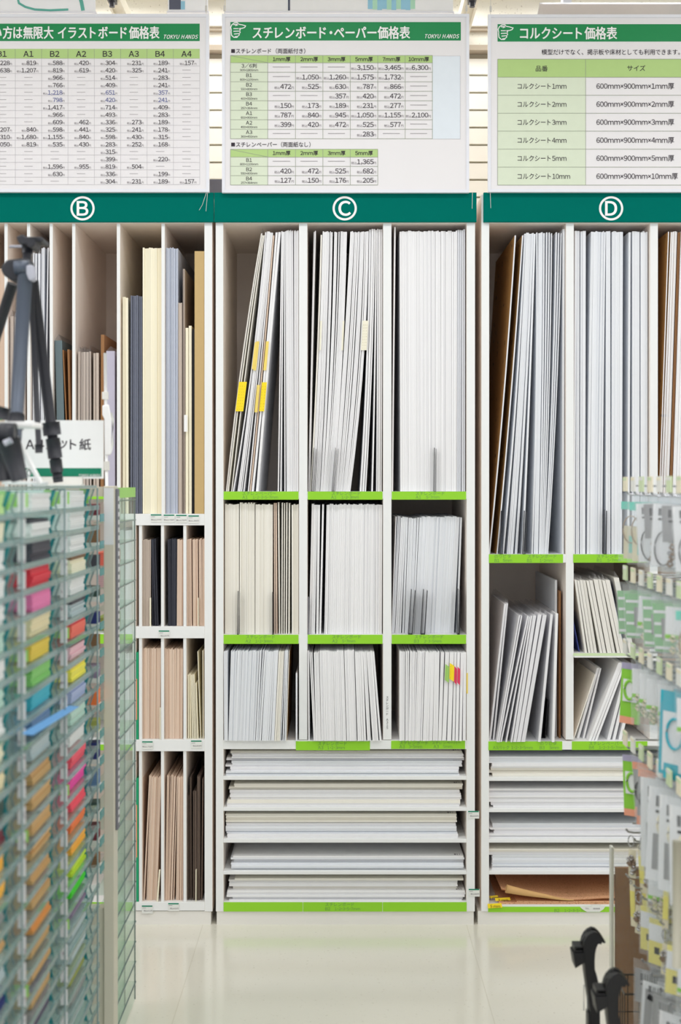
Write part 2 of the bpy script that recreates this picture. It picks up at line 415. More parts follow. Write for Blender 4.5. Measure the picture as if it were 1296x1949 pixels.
# C
C = cabinet('white board cabinet under the green band marked C', 411, 905, 'C', 656, ((410.5, 425), (888, 904)), (412, 902), (408.5, 906))
divider(C, 569, 585, 424, 1408); dvc = divider(C, 729, 745, 424, 1408)
q = MB(); vtext(q, 'スチレンボード A315', 737, 1325, 1388, .0004, 5.6); q.build('divider_print', ink, dvc)
for i, (a, c) in enumerate(((425, 569), (585, 729), (745, 888))):
    s1 = shelf(C, a, c, 935.5, 950); s2 = shelf(C, a, c, 1208, 1225)
    l1 = [[(SP, 461, 8.2)], [('A1', 461, 8), ('1・2・3・5・7mm', 481, 7.2)]] if i == 0 else [[(SB, 631, 8.2)], [('A1', 630, 8), ('1・2・3mm', 650, 7.2)]] if i == 1 else [[(SB, 791, 8.2)], [('A1', 791, 8), ('5・7mm', 811, 7.2)]]
    shelf_label(s1, a + .6, c - 1, 935, 951, l1)
    l2 = [[(SB, 468, 8.2)], [('A2', 467, 8), ('1・2・3mm', 486, 7.2)]] if i == 0 else [[(SB, 632, 8.2)], [('A2', 632, 8), ('5・7mm', 651, 7.2)]] if i == 1 else [[(SB, 789, 8.2)], [('B3', 788, 8), ('2・3・5mm', 807, 7.2)]]
    shelf_label(s2, a + .6, c - 1, 1207.5, 1225.5, l2)
s3 = shelf(C, 425, 888, 1409, 1426)
shelf_label(s3, 563, 704, 1411, 1428, [[(SB, 605, 8.2)], [('A3', 605, 8), ('1・2・3mm', 623, 7.2)]])
shelf_label(s3, 744.5, 885, 1410, 1425.5, [[(SB, 760, 8.2), (SP, 822, 7)], [('A3', 760, 8), ('3・5mm', 778, 7.2), ('A3', 825, 8), ('5mm', 843, 7.2)]])
CSH = ((1477.5, 1484.5), (1537, 1543.5), (1597, 1604), (1658, 1664.5))
for a, c in CSH: shelf(C, 425, 888, a, c)
s4 = shelf(C, 425, 888, 1717, 1735)
shelf_label(s4, 425.5, 576, 1717, 1735, []); shelf_label(s4, 577, 727.5, 1717, 1735, [[(SB, 619, 8.2)], [('B2', 619, 8), ('1・2・3・5・7mm', 637, 7.2)]]); shelf_label(s4, 728.5, 888, 1717, 1735, [])
# B
B = cabinet('white board cabinet under the green band marked B', -89, 403, 'B', 157, ((-88, -74), (389, 404)), (-86, 401), (-91, 407.5))
for a in (-35, 8, 51, 94, 137): divider(B, a, a + 6.3, 425, 940, .003)
for a in (222, 307): divider(B, a, a + 6.5, 425, 978, .003)
divider(B, 252, 258.5, 990, 1735)
BSH = ((978, 1000), (1192.5, 1215), (1408, 1430), (1717, 1733.5))
for a, c in BSH: shelf(B, 258.5, 389, a, c)
shelf(B, 228.5, 258.5, 978, 990)
for (a, c) in ((1000, 1192.5), (1215, 1408), (1430, 1717)):
    for p in (264, 306, 348.5): divider(B, p, p + 6, a, c, .004)
for a, c, tx in ((935, 950, 'A4'), (1207, 1225, 'B4'), (1417, 1428, ''), (1717, 1734, '')):
    sh = shelf(B, -74, 222 if a < 940 else 252, a, c); shelf_label(sh, -70, 222 if a < 940 else 252, a - .5, c, [])
# D
D = cabinet('white board cabinet under the green band marked D', 919, 1410, 'D', 1163, ((916, 931), (1394, 1408)), (910, 1404), (919.5, 1411))
divider(D, 1077, 1092, 424, 1408); divider(D, 1237, 1252, 424, 1408)
NP = 'のりピタ'
d1 = shelf(D, 931, 1077, 1055, 1071); shelf_label(d1, 930.5, 1071.5, 1054.5, 1071.5, [[(NP, 941, 8.2), (SB, 1004, 8.2)], [('B1', 941, 8), ('5mm', 957, 7.2), ('B1', 1003, 8), ('1・2mm', 1027, 7.2)]])
d2 = shelf(D, 1092, 1237, 1055, 1071); shelf_label(d2, 1091, 1232, 1054.5, 1071, [[(SB, 1136, 8.2)], [('B1', 1136, 8), ('5・7mm', 1156, 7.2)]])
d5 = shelf(D, 1252, 1394, 1055, 1071); shelf_label(d5, 1253, 1392, 1054.5, 1071, [])
d3 = shelf(D, 1092, 1237, 1243, 1251, -.012); MB().box(X(1090), X(1232), -.0126, -.0121, Z(1247.5), Z(1242.5)).build('shelf_label', mat('pale_label', (206, 226, 180), .5), d3)
d4 = shelf(D, 931, 1394, 1411, 1427)
shelf_label(d4, 929.5, 1070, 1410.5, 1428, [[(NP, 1028, 8.2)], [('A3パック', 938, 7.4), ('1・2・3・5mm', 973, 7.2), ('B3', 1027, 8), ('5mm', 1046, 7.2)]])
shelf_label(d4, 1088.5, 1232, 1410.5, 1427.5, [[(SP, 1121, 8.2)], [('B4', 1121, 8), ('1・2・3・5・7mm', 1140, 7.2)]])
DSH = ((1480, 1486.5), (1539.5, 1546), (1597.5, 1604), (1658, 1664.5))
for a, c in DSH: shelf(D, 931, 1394, a, c)
d6 = shelf(D, 931, 1394, 1722, 1736)
shelf_label(d6, 929, 1232, 1726, 1736, [[], [('B2', 1055, 8), ('1・2・3・5・7mm', 1074, 7.2)]])

# ------------------------------------------------------------------ hanging price signs
def hand(q, x, y, s, Y, mi):
    P = lambda pts: [(x + a * s, y + c * s) for a, c in pts]
    for pts in ([(3, 38), (0, 24), (6, 12), (16, 5), (28, 3), (34, 8), (30, 14), (20, 17)], [(12, 13), (30, 10), (50, 13), (66, 18), (62, 25), (50, 29), (34, 30)],
                [(12, 30), (34, 30), (42, 34), (40, 41)], [(12, 42), (40, 41), (42, 47), (38, 52)], [(15, 54), (38, 52), (38, 58), (32, 64)], [(18, 66), (32, 64), (28, 69), (14, 69), (4, 60), (2, 44), (3, 38)]):
        pline(q, P(pts), 1.7, Y, mi)
def price(q, t, xr, y, em, Y, mi, small, smi, yo):
    l, _ = text(q, '円', xr, y + yo, small, Y, 'R', mi=smi)
    l, _ = text(q, t, l - .2, y, em, Y, 'R', mi=mi, base=True, bold=.006)
    text(q, '税込', l - .4, y + yo, small, Y, 'R', mi=smi)
def price_sign(px0, px1, py0, py1, label, strings):
    Y = -.030
    a = at(px0, py1, Y); c = at(px1, py0, Y)
    e = tag(empty('price_sign', ((a.x + c.x) / 2, Y, a.z)), label, 'price sign')
    q = MB(); q.box(a.x + .004, c.x - .004, Y, Y + .012, a.z + .004, c.z - .004); q.build('panel', signw, e)
    q = MB(); w = .010
    q.box(a.x, c.x, Y - .004, Y + .014, c.z - w, c.z).box(a.x, c.x, Y - .004, Y + .014, a.z, a.z + w)
    q.box(a.x, a.x + w, Y - .004, Y + .014, a.z + w, c.z - w).box(c.x - w, c.x, Y - .004, Y + .014, a.z + w, c.z - w); q.build('frame', framem, e)
    q = MB()
    for sx in strings:
        p = at(sx, py0, Y); q.tube([(p.x, Y + .004, p.z - .004), (p.x, Y + .004, 3.45)], .0011, 5)
        q.tube([(p.x, Y + .004, p.z + .012), (p.x, Y + .004, p.z + .030)], .004, 6)
    q.build('hanging_cord', mat('cord', (206, 204, 200), .5), e)
    return e, Y - .0006
def cords(e, pts, Y=-.036):
    q = MB()
    for pl in pts: q.tube([at(x, y, Y) for x, y in pl], .0009, 5)
    q.build('loose_cord', mat('cord', (206, 204, 200), .5), e)
def grid(q, xs, ys, Y, mi, w=.8):
    for x in xs: pline(q, [(x, ys[0]), (x, ys[-1])], w, Y, mi)
    for y in ys: pline(q, [(xs[0], y), (xs[-1], y)], w, Y - .0001, mi)
def band(e, x0, x1, y0, y1, Y, title, tx, tw, ty, hx, lx):
    q = MB(); prect(q, x0, y0, x1, y1, Y); bb = q.build('header_band', bandg, e)
    q = MB(); text(q, title, tx, ty, 25.5, Y - .0005, 'L', width=tw, bold=.030)
    text(q, 'TOKYU HANDS', lx, y1 - 8, 10.2, Y - .0005, 'R', width=65, bold=.03, shear=.35)
    if hx: hand(q, hx, y0 - .5, .43, Y - .0005, 0)
    q.build('header_lettering', printw, bb)
LM = [ink, inkg, inkb]
# styrene board sign
e, Y = price_sign(422.5, 893, 27, 367, 'hanging price sign for styrene boards above the C cabinet', (427, 888))
band(e, 438.5, 877, 42, 77, Y, 'スチレンボード・ペーパー価格表', 481, 299, 62, 439, 874)
q = MB(); tb = MB()
prect(tb, 438.5, 105.5, 823, 119.5, Y, mi=0); prect(tb, 438.5, 119.5, 509.5, 264, Y, mi=1); prect(tb, 823, 106.5, 876, 264.5, Y, mi=2)
xs = [438.5, 509.5, 562.3, 614.5, 666.5, 719, 771, 823]; ys = [105.5, 119.5] + [119.5 + 18.07 * k for k in range(1, 9)]
tb2 = [438.5, 509.5, 562.3, 614.5, 666.5, 719]; y2 = [284, 299, 316.6, 334.2, 352]
prect(tb, 438.5, 284, 719, 299, Y, mi=0); prect(tb, 438.5, 299, 509.5, 352, Y, mi=1)
grid(tb, xs, ys, Y - .0004, 3); grid(tb, tb2, y2, Y - .0004, 3)
pline(tb, [(439, 106), (509, 119)], .8, Y - .0004, 3); pline(tb, [(439, 284.5), (509, 298.5)], .8, Y - .0004, 3)
pline(tb, [(876, 106.5), (876, 264.5), (823, 264.5)], .6, Y - .0004, 4); pline(tb, [(823, 106.5), (876, 106.5)], .6, Y - .0004, 4)
Y2 = Y - .0008
for yy, t in ((97, 'スチレンボード（両面紙付き）'), (275, 'スチレンペーパー（両面紙なし）')):
    prect(q, 440, yy - 3.5, 447, yy + 3.5, Y2); text(q, t, 449, yy, 10.6, Y2, 'L', width=132 if yy < 200 else 142, bold=.006)
for i, t in enumerate(('1mm厚', '2mm厚', '3mm厚', '5mm厚', '7mm厚', '10mm厚')):
    text(q, t, (xs[i + 1] + xs[i + 2]) / 2, 112.8, 9.6, Y2, bold=.016)
    if i < 4: text(q, t, (xs[i + 1] + xs[i + 2]) / 2, 291.5, 9.6, Y2, bold=.016)
T1 = (('3/6判', '900×1800mm', '- - - 3,150 3,465 6,300'), ('B1', '800×1100mm', '- 1,050 1,260 1,575 1,732 -'), ('B2', '550×800mm', '472 525 630 787 866 -'),
      ('B3', '400×550mm', '- - 357 420 472 -'), ('B4', '257×364mm', '150 173 189 231 277 -'), ('A1', '600×900mm', '787 840 945 1,050 1,155 2,100'),
      ('A2', '450×600mm', '399 420 472 525 577 -'), ('A3', '300×450mm', '- - - 283 - -'))
T2 = (('B1', '800×1100mm', '- - - 1,365'), ('B2', '550×800mm', '420 472 525 682'), ('B4', '257×364mm', '127 150 176 205'))
for rows, yy in ((T1, ys), (T2, y2)):
    for r, (a, bb, vals) in enumerate(rows):
        yt, yb = yy[r + 1], yy[r + 2]; ym = (yt + yb) / 2
        text(q, a, 474, yt + 5.6, 9.2, Y2, bold=.006); text(q, bb, 474, yb - 4.2, 5.4, Y2, bold=.004)
        for k, v in enumerate(vals.split()):
            x1 = xs[k + 2]
            if v == '-': pline(q, [(xs[k + 1] + 9.5, ym - 1), (x1 - 10, ym - 1)], .7, Y2, 1)
            else: price(q, v, x1 - 3.2, ym + .2, 12.2, Y2, 0, 5.6, 1, 2.2)
tb.build('price_table', [cellg, cellp, cellb, rule, ruleL], e); q.build('table_lettering', LM, e)
cords(e, [[(899, 367), (898.5, 397)]])
# illustration board sign
e, Y = price_sign(-88, 398, 27, 366, 'hanging price sign for illustration boards above the B cabinet', (-80, 392))
band(e, -70, 380, 45, 78, Y, '使い方は無限大 イラストボード価格表', -34, 337, 62, 0, 377)
q = MB(); tb = MB(); xs = [-70 + 50.1 * k - .9 for k in range(0, 9)] + [380]; xs = [380 - 50.15 * k for k in range(9, -1, -1)]
ys = [111.5 + 14.1 * k for k in range(18)]
prect(tb, xs[0], 93, 380, 111.5, Y, mi=0); grid(tb, xs, ys, Y - .0004, 4, .6); Y2 = Y - .0008
for x in xs[1:-1]: pline(tb, [(x, 93), (x, 111.5)], .6, Y - .0004, 3)
for i, t in enumerate('B1 A1 B2 A2 B3 A3 B4 A4'.split()): text(q, t, (xs[i + 1] + xs[i + 2]) / 2, 102.5, 14.5, Y2, bold=.012)
TB = '''1,228 819 588 420 304 231 189 157|1,638 1,207 819 619 420 325 241 -|- - 966 - 514 - 283 -|- - 766 - 409 - 241 -|- - 1,218 - 651 - 357 -|- - 798 - 420 - 241 -
- - 1,417 - 714 - 409 -|- - 966 - 493 - 283 -|- - 609 462 336 273 189 -|1,207 840 598 441 325 241 178 -|2,310 1,680 1,155 840 598 430 315 -|1,050 819 535 430 283 252 168 .
- - - - 315 - - -|- - - - 399 - 220 -|- - 1,596 955 819 504 - -|- - 630 - 336 - 199 -|- - - - 304 231 189 157'''.replace('\n', '|').split('|')
for r, row in enumerate(TB):
    ym = 119 + 14.1 * r
    for k, v in enumerate(row.split()):
        if v == '.': continue
        if v == '-': pline(q, [((xs[k + 1] + xs[k + 2]) / 2 - 8, ym), ((xs[k + 1] + xs[k + 2]) / 2 + 8, ym)], .5, Y2, 1)
        else: price(q, v, xs[k + 2] - 6.5, ym + .8, 10.8, Y2, 2 if r in (4, 5) else 0, 4.6, 1, 2)
tb.build('price_table', [cellg, cellp, cellb, rule, ruleL], e); q.build('table_lettering', LM, e)
cords(e, [[(393, 366), (385, 390), (379, 400)], [(395, 366), (392, 402)]])
# cork sheet sign
e, Y = price_sign(928.5, 1398, 28, 366, 'hanging price sign for cork sheets above the D cabinet', (934, 1392))
band(e, 947, 1382, 46, 79, Y, 'コルクシート価格表', 990, 184, 63, 948, 1378)
q = MB(); tb = MB(); Y2 = Y - .0008
prect(tb, 947, 112.5, 1382, 147, Y, mi=0); prect(tb, 947, 147, 1114.5, 352, Y, mi=1)
ys = [112.5, 147] + [147 + 34.2 * k for k in range(1, 7)]
grid(tb, [947, 1114.5, 1308, 1382], ys, Y - .0004, 3)
text(q, '模型だけでなく、掲示板や床材としても利用できます。', 1031, 99, 11.5, Y2, 'L', width=263, bold=.004)
text(q, '品番', 1031, 130.5, 12, Y2, bold=.004); text(q, 'サイズ', 1211, 129.5, 12, Y2, bold=.004)
for i, n in enumerate((1, 2, 3, 4, 5, 10)):
    ym = 164 + 34.3 * i
    text(q, 'コルクシート%dmm' % n, 985, ym, 12.6, Y2, 'L', width=93 + (i == 5) * 7, bold=.004)
    text(q, '600mm×900mm×%dmm厚' % n, 1135, ym, 13.4, Y2, 'L', width=148 + (i == 5) * 7, bold=.004)
tb.build('price_table', [cellg, cellp, cellb, rule, ruleL], e); q.build('table_lettering', LM, e)
cords(e, [[(933, 366), (934, 396)]])
# dark box standing on the cabinet top between the signs
e = MB(); e.box(X(380, .3), X(430, .3), .3, .5, Z(370) + .0005, Z(341, .3)); tag(e.build('storage_box', mat('dark_box', (92, 94, 104), .6, 0, .2, 12), bevel=.003), 'dark grey box on top of the cabinets between the B and C signs', 'box')

# ------------------------------------------------------------------ upright boards
ALL = {}
def boards(ybot, label, group, groups, m=foam, name='foam_board', cat='foam board', Y0=.022, dep=.58, key=None):
    """groups: (count, bottom x0, x1, top x0, x1, top y, options)"""
    zb = Z(ybot) + .0003; res = []; ymin = min(g[5] for g in groups)
    for g in groups:
        n, b0, b1, t0, t1, yt = g[:6]; op = g[6] if len(g) > 6 else {}
        mm = op.get('m', m); gy = op.get('Y0', Y0); gd = op.get('dep', dep); jt = op.get('jt', 1.2)
        m0, m1 = op.get('mid', ((b0 + t0) / 2, (b1 + t1) / 2))
        yref = ymin if yt - ymin < 14 else yt
        w = [R.uniform(.75, 1.25) for _ in range(n)]; s = sum(w); cum = [0]
        for q in w: cum.append(cum[-1] + q / s)
        # boards stand tight; where the row fans out the slack opens up as a few gaps
        Wd = (b1 - b0, m1 - m0, t1 - t0)
        Wmin = min(Wd[0]*(1-t)*(1-2*t) + Wd[1]*4*t*(1-t) + Wd[2]*t*(2*t-1) for t in [q_/16 for q_ in range(17)])
        gw = [R.random() ** 5 + .012 for _ in range(n - 1)]; gs = sum(gw) or 1; gcum = [0]
        for q in gw: gcum.append(gcum[-1] + q / gs)
        fill = op.get('fill', .8 if op.get('sleeve') else .972)
        for i in range(n):
            Yf = gy + R.uniform(-.0035, .0035); ytop = yt + R.uniform(-jt, jt) * (n > 1)
            pr = []
            for (a, c), py in (((b0, b1), ybot), ((m0, m1), (ybot + yref) / 2), ((t0, t1), yref)):
                mid = a + Wmin * (cum[i] + cum[i + 1]) / 2 + (c - a - Wmin) * (gcum[i] if n > 1 else .5)
                pr.append(at(mid, py, 0).x)
            th = Wmin * (cum[i + 1] - cum[i]) * fill * D0 / F
            zt = Z(ytop, Yf); zr = Z(yref, Yf); q = MB(); K = 1 if abs(pr[1] - (pr[0] + pr[2]) / 2) < .0004 else 7
            dd = gd + R.uniform(-.006, .006)
            rows = []
            for k in range(K + 1):
                z = zb + (zr - zb) * k / K if k < K else zt; t = (z - zb) / (zr - zb)
                xc = pr[0] * (1-t) * (1-2*t) + pr[1] * 4 * t * (1-t) + pr[2] * t * (2*t-1)
                rows.append([(xc - th/2, Yf, z), (xc + th/2, Yf, z), (xc + th/2, Yf + dd, z), (xc - th/2, Yf + dd, z)])
            for rw in rows: q.v += [Vector(p) for p in rw]
            q.f.append([3, 2, 1, 0]); q.m.append(0)
            for k in range(K):
                o = 4 * k
                for a, c, mi in ((0, 1, 0), (1, 2, 2), (2, 3, 0), (3, 0, 1)):
                    q.f.append([o + a, o + c, o + 4 + c, o + 4 + a]); q.m.append(mi)
            o = 4 * K; q.f.append([o, o+1, o+2, o+3]); q.m.append(0)
            ob = q.build(op.get('name', name), [mm, op.get('left', mm), op.get('right', mm)])
            tag(ob, op.get('label', label), op.get('cat', cat), None if n == 1 and 'label' in op else op.get('group', group))
            if op.get('sleeve'):
                s2 = MB(); e = .0004; up = op.get('up', .022)
                r0, r1 = rows[0], rows[-1]; slx = (r1[0][0] - r0[0][0]) / max(.01, zt - zb)
                for k, rw in enumerate([rows[0], rows[len(rows)//2], rows[-1]] if K > 1 else [rows[0], rows[-1]]):
                    s2.v += [Vector((p[0] + (-e if j in (0, 3) else e) * .8, p[1] + (-.0025 if j < 2 else .003), p[2])) for j, p in enumerate(rw)]
                lo = len(s2.v) - 4; cx = (r1[0][0] + r1[1][0]) / 2 + slx * up
                s2.v += [Vector((cx, r1[0][1] + .004, zt + up * R.uniform(.5, 1.1))), Vector((cx, r1[3][1] - .01, zt + up))]
                for k in range(lo // 4):
                    b4 = 4 * k
                    for a, c in ((0, 1), (1, 2), (2, 3), (3, 0)): s2.f.append([b4+a, b4+c, b4+4+c, b4+4+a]); s2.m.append(0)
                T = lo + 4
                for f in ([lo, lo+1, T], [lo+1, lo+2, T+1, T], [lo+2, lo+3, T+1], [lo+3, lo, T, T+1]): s2.f.append(f); s2.m.append(0)
                s2.build('plastic_sleeve', sleeve, ob)
            res.append((ob, pr, zb, zr, Yf, th))
    if key: ALL[key] = res
    return res
def sticker(bd, y0, y1, w, m, dx=0.0, lines=0, slant=0.0, front=.0125):
    ob, pr, zb, zt, Yf, th = bd
    Y = front if Yf > 0 else Yf - .009
    z0, z1 = Z(y1, Yf), Z(y0, Yf)
    def xc(z):
        t = (z - zb) / (zt - zb)
        return pr[0]*(1-t)*(1-2*t) + pr[1]*4*t*(1-t) + pr[2]*t*(2*t-1) + dx
    q = MB(); k = 6; P = []
    for i in range(k + 1):
        z = z0 + (z1 - z0) * i / k; x = xc(z)
        P += [(x - w/2, Y, z + slant), (x + w/2, Y, z - slant)]
    q.add(P + [(p[0], Y + .0005, p[2]) for p in P], [f for i in range(k) for f in ((2*i, 2*i+1, 2*i+3, 2*i+2),)] + [(2*i+14+2, 2*i+14+3, 2*i+14+1, 2*i+14) for i in range(k)])
    for r in range(lines):
        for i in range(9):
            z = z0 + (z1 - z0) * (i + .6) / 10.2; x = xc(z) - w * .28 + w * .56 * r / max(1, lines - 1)
            h = R.uniform(.001, .0025)
            q.add([(x - .0006, Y - .0003, z), (x + .0006, Y - .0003, z), (x + .0006, Y - .0003, z + h), (x - .0006, Y - .0003, z + h)], [(0, 1, 2, 3)], 1)
    q.build('sticker', [m, mat('sticker_ink', (150, 130, 60), .6)], ob)
def bookend(px0, px1, py0, ybot, lean, label, m=metalk, Y0=.0005, d=.0165):
    """L-shaped steel board support standing on a shelf"""
    zb = Z(ybot) + .0003; zt = Z(py0, Y0); a, c = X(px0), X(px0) + .0016; q = MB(); dx = lean * .0018
    h = zt - zb
    q.add([(a, Y0, zb), (c, Y0, zb), (c, Y0 + d, zb), (a, Y0 + d, zb), (a + dx, Y0, zt), (c + dx, Y0, zt), (c + dx, Y0 + d * .8, zt), (a + dx, Y0 + d * .8, zt)],
          [(0,3,2,1),(4,5,6,7),(0,1,5,4),(1,2,6,5),(2,3,7,6),(3,0,4,7)])
    e = tag(empty('bookend', (a, Y0, zb)), label, 'bookend')
    q.build('upright_plate', m, e)
    w = max(.002, X(px1) - X(px0))
    q = MB(); q.add([(a + w * .9, Y0 + .001, zb), (a + w, Y0 + .001, zb), (a + w, Y0 + d * .9, zb), (a + w * .9, Y0 + d * .9, zb), (a + w * .9 + dx, Y0 + .001, zt - .004), (a + w + dx, Y0 + .001, zt - .004), (a + w + dx, Y0 + d * .8, zt - .004), (a + w * .9 + dx, Y0 + d * .8, zt - .004)],
          [(0,3,2,1),(4,5,6,7),(0,1,5,4),(1,2,6,5),(2,3,7,6),(3,0,4,7)]); q.build('flange', m, e)
    q = MB(); q.box(a, a + w, Y0, Y0 + d, zb - .0002, zb + .0008); q.build('foot_plate', m, e)

# ---- C, tall bays
r = boards(935.5, 'white styrene paper sheet leaning right in the tall left bay under band C', 'leaning sheets in the tall left C bay', [
    (1, 428.5, 432, 496.5, 499.5, 444, dict(sleeve=1, m=foamc, fill=.8, mid=(458, 461.5), label='plastic-wrapped sheet leaning furthest left in the tall left C bay')),
    (2, 432, 441, 499.5, 504, 448, dict(m=foamc, fill=.8, mid=(462.5, 470))),
    (3, 442, 457, 504, 512.5, 441, dict(mid=(479, 487.5))),
    (3, 458, 473, 512.5, 519, 443, dict(mid=(488, 497))),
    (1, 473, 478, 519, 522.5, 448, dict(m=beige, fill=.7, mid=(498, 501.5), label='thin beige sheet among the leaning white sheets in the tall left C bay')),
    (2, 478, 491, 524, 534, 441, dict(mid=(503, 512)))])
sticker(r[2], 727, 783, .027, yel, -.004, 3)
for i, (a, c) in ((4, (652, 703)), (5, (650, 705)), (10, (650, 705)), (8, (733, 785))): sticker(r[i], a, c, .010, yelp, front=.0125 + .0012 * (i % 4))
sticker(r[10], 728, 783, .017, yel, .003, 2, front=.0112)
boards(935.5, 'white styrene paper sheet upright at the right wall of the tall left C bay', 'upright sheets in the tall left C bay', [
    (3, 528, 543, 535, 542, 441, {}), (14, 545, 568, 542.5, 568, 439, dict(m=foam))])
r = boards(935.5, 'thin white styrene board standing bowed in the tall middle bay under band C', 'boards in the tall middle C bay', [
    (2, 586, 590, 597, 601, 440, dict(mid=(591.5, 595))),
    (1, 590, 593, 609.5, 614, 447, dict(m=foamc, mid=(602, 605.5))),
    (5, 593, 608, 614, 627, 441, dict(mid=(606, 620))),
    (10, 609, 634, 628, 660.5, 441, dict(mid=(621.5, 651.5), fill=.95)),
    (12, 634.5, 667, 667, 702, 441, dict(mid=(653, 692.5), fill=.95)),
    (7, 684.5, 727, 702.5, 728.3, 437, dict(mid=(697, 728), fill=.82))], foam)
for i, dx in ((4, -.004), (17, 0.0), (29, 0)): sticker(r[i], 611, 667 if i != 29 else 667, .006 if i < 20 else .020, credm, dx, 0 if i < 20 else 3)
boards(935.5, 'thick white styrene board in the packed block of the tall right bay under band C', 'boards in the tall right C bay', [
    (1, 745.8, 748.6, 750.8, 753.6, 432, dict(label='single taller white board at the left wall of the tall right C bay')),
    (30, 762.5, 870, 761, 871, 440, dict(fill=.965)),
    (4, 870.5, 886.3, 871.5, 886.3, 437, dict(sleeve=1, up=.006, m=foamb, label='plastic-wrapped board at the right wall of the tall right C bay', group='wrapped boards in the tall right C bay', fill=.85))])
for p0, p1, y0, ln, lab in ((592, 597, 852, 5, 'black steel bookend at the left foot of the tall middle C bay'), (631, 637, 852, 7, 'black steel bookend in the middle of the tall middle C bay'), (825.5, 829.5, 852, 1, 'black steel bookend in front of the block in the tall right C bay')):
    bookend(p0, p1, y0, 935.5, ln, lab, Y0=.0005)
# ---- C, middle row
boards(1208, 'white board in the middle row, left bay, under band C', 'boards in the middle row, left C bay', [
    (8, 427, 454, 427, 454, 960, {}), (10, 455, 484, 455.5, 484, 957.5, dict(m=foamc)), (11, 485, 518, 485.5, 518.5, 960, {}),
    (2, 521, 528, 520, 526.5, 958, dict(m=beige, fill=.7)), (5, 529, 552, 527, 553, 957, dict(fill=.5)), (4, 555, 568, 554.5, 568, 960, {})], foamc)
boards(1208, 'white board in the middle row, centre bay, under band C', 'boards in the middle row, centre C bay', [
    (4, 587.5, 606, 593, 609, 960, {}), (1, 607, 611, 613, 616.5, 960, {}), (34, 617, 727, 621.5, 728, 960, {})], foam)
boards(1208, 'cool white board leaning right in the middle row, right bay, under band C', 'boards in the middle row, right C bay', [
    (3, 746, 752, 754, 763, 984, {}), (4, 753, 770, 764, 778, 985, {}), (6, 771, 789, 779, 799, 986, {}), (24, 789.5, 866, 800, 877, 984, {}), (1, 870, 874, 878, 881.5, 985, {})], foamb, Y0=.045, dep=.5)
for p0, p1, y0, ln, lab, yb in ((451, 454, 1125, 1.5, 'dark bookend in the middle row, left C bay, left one', 1208), (518, 520.5, 1127, 0, 'dark bookend in the middle row, left C bay, right one', 1208),
        (777, 785, 1122, 6, 'dark bookend in the middle row, right C bay, left one', 1208), (801, 809, 1122, 5, 'dark bookend in the middle row, right C bay, centre one', 1208), (870.5, 875, 1121, 1, 'dark bookend in the middle row, right C bay, beside its right wall', 1208)):
    bookend(p0, p1, y0, yb, ln, lab, d=.0165 if p0 < 700 else .038)
bookend(586, 589, 1136, 1208, .3, 'grey bookend at the left wall of the middle row, centre C bay', steel, .0005)
# ---- C, lower row
boards(1409, 'thin cool white board in the lower row, left bay, under band C', 'boards in the lower row, left C bay', [
    (3, 427, 434, 426, 433.5, 1240, {}), (24, 435, 486, 440, 494, 1240, {}), (4, 487, 493, 495, 503, 1238, {}), (8, 493.5, 522, 504, 530, 1240, {}), (3, 522.5, 533, 531, 541, 1240, dict(m=foamc)), (3, 533.5, 544, 542, 548.5, 1239, {}),
    (1, 544.5, 546, 549.5, 551.5, 1240, dict(m=foamc, right=brownp, left=foamc, label='board with printed kraft backing at the right of the lower left C bay')),
    (1, 563, 566, 563, 566, 1282, dict(label='short white board beside the divider in the lower left C bay'))], foamb, Y0=-.012, dep=.42, name='small_foam_board')
boards(1409, 'white board leaning left in the lower row, centre bay, under band C', 'boards in the lower row, centre C bay', [
    (1, 587, 589.5, 585.8, 588.3, 1240, {}), (6, 597, 611, 588.8, 607, 1242, {}), (14, 611.5, 659, 608, 654, 1240, {}), (6, 660, 679, 655, 674, 1239, {}), (10, 680.5, 726, 675, 712, 1241, {})], foam, Y0=-.012, dep=.42, name='small_foam_board')
r = boards(1409, 'white board in the lower row, right bay, under band C', 'boards in the lower row, right C bay', [
    (3, 760, 770, 760, 770.5, 1241, {}), (11, 771, 803, 771.5, 808, 1241, {}), (9, 804, 833, 809, 836, 1241, {})], foam, Y0=-.012, dep=.42, name='small_foam_board')
r = boards(1409, 'white board in a plastic sleeve in the lower row, right bay, under band C', 'sleeved boards in the lower row, right C bay', [
    (1, 833.5, 840, 837, 846.5, 1242, {}), (1, 840.5, 849, 847, 855, 1242, dict(label='sleeved board with a green sticker in the lower right C bay')), (1, 849.5, 859, 855.5, 863.5, 1242, dict(label='sleeved board with a yellow sticker in the lower right C bay')),
    (1, 860, 865, 864, 869, 1242, dict(label='sleeved board with the left red sticker in the lower right C bay')), (1, 865.5, 872, 869.5, 875, 1242, dict(label='sleeved board with the right red sticker in the lower right C bay')), (2, 873, 886, 876, 887, 1242, {})], foam, Y0=-.012, dep=.42, name='sleeved_board')
for i, m_, w, y0 in ((1, greenp, .0135, 1263), (2, yel, .0155, 1261), (3, redp, .009, 1267), (4, redp, .009, 1268)):
    sticker(r[i], y0 + 3, y0 + 33, w, m_, .001, 1, .005)
for x0, x1, y0, y1, lab in ((887.5, 890.5, 1281, 1320, 'pale yellow index sticker on the right wall of the lower right C bay'),):
    q = MB(); prect(q, x0, y0, x1, y1, -.0008, .0006); tag(q.build('index_sticker', yelp), lab, 'sticker')

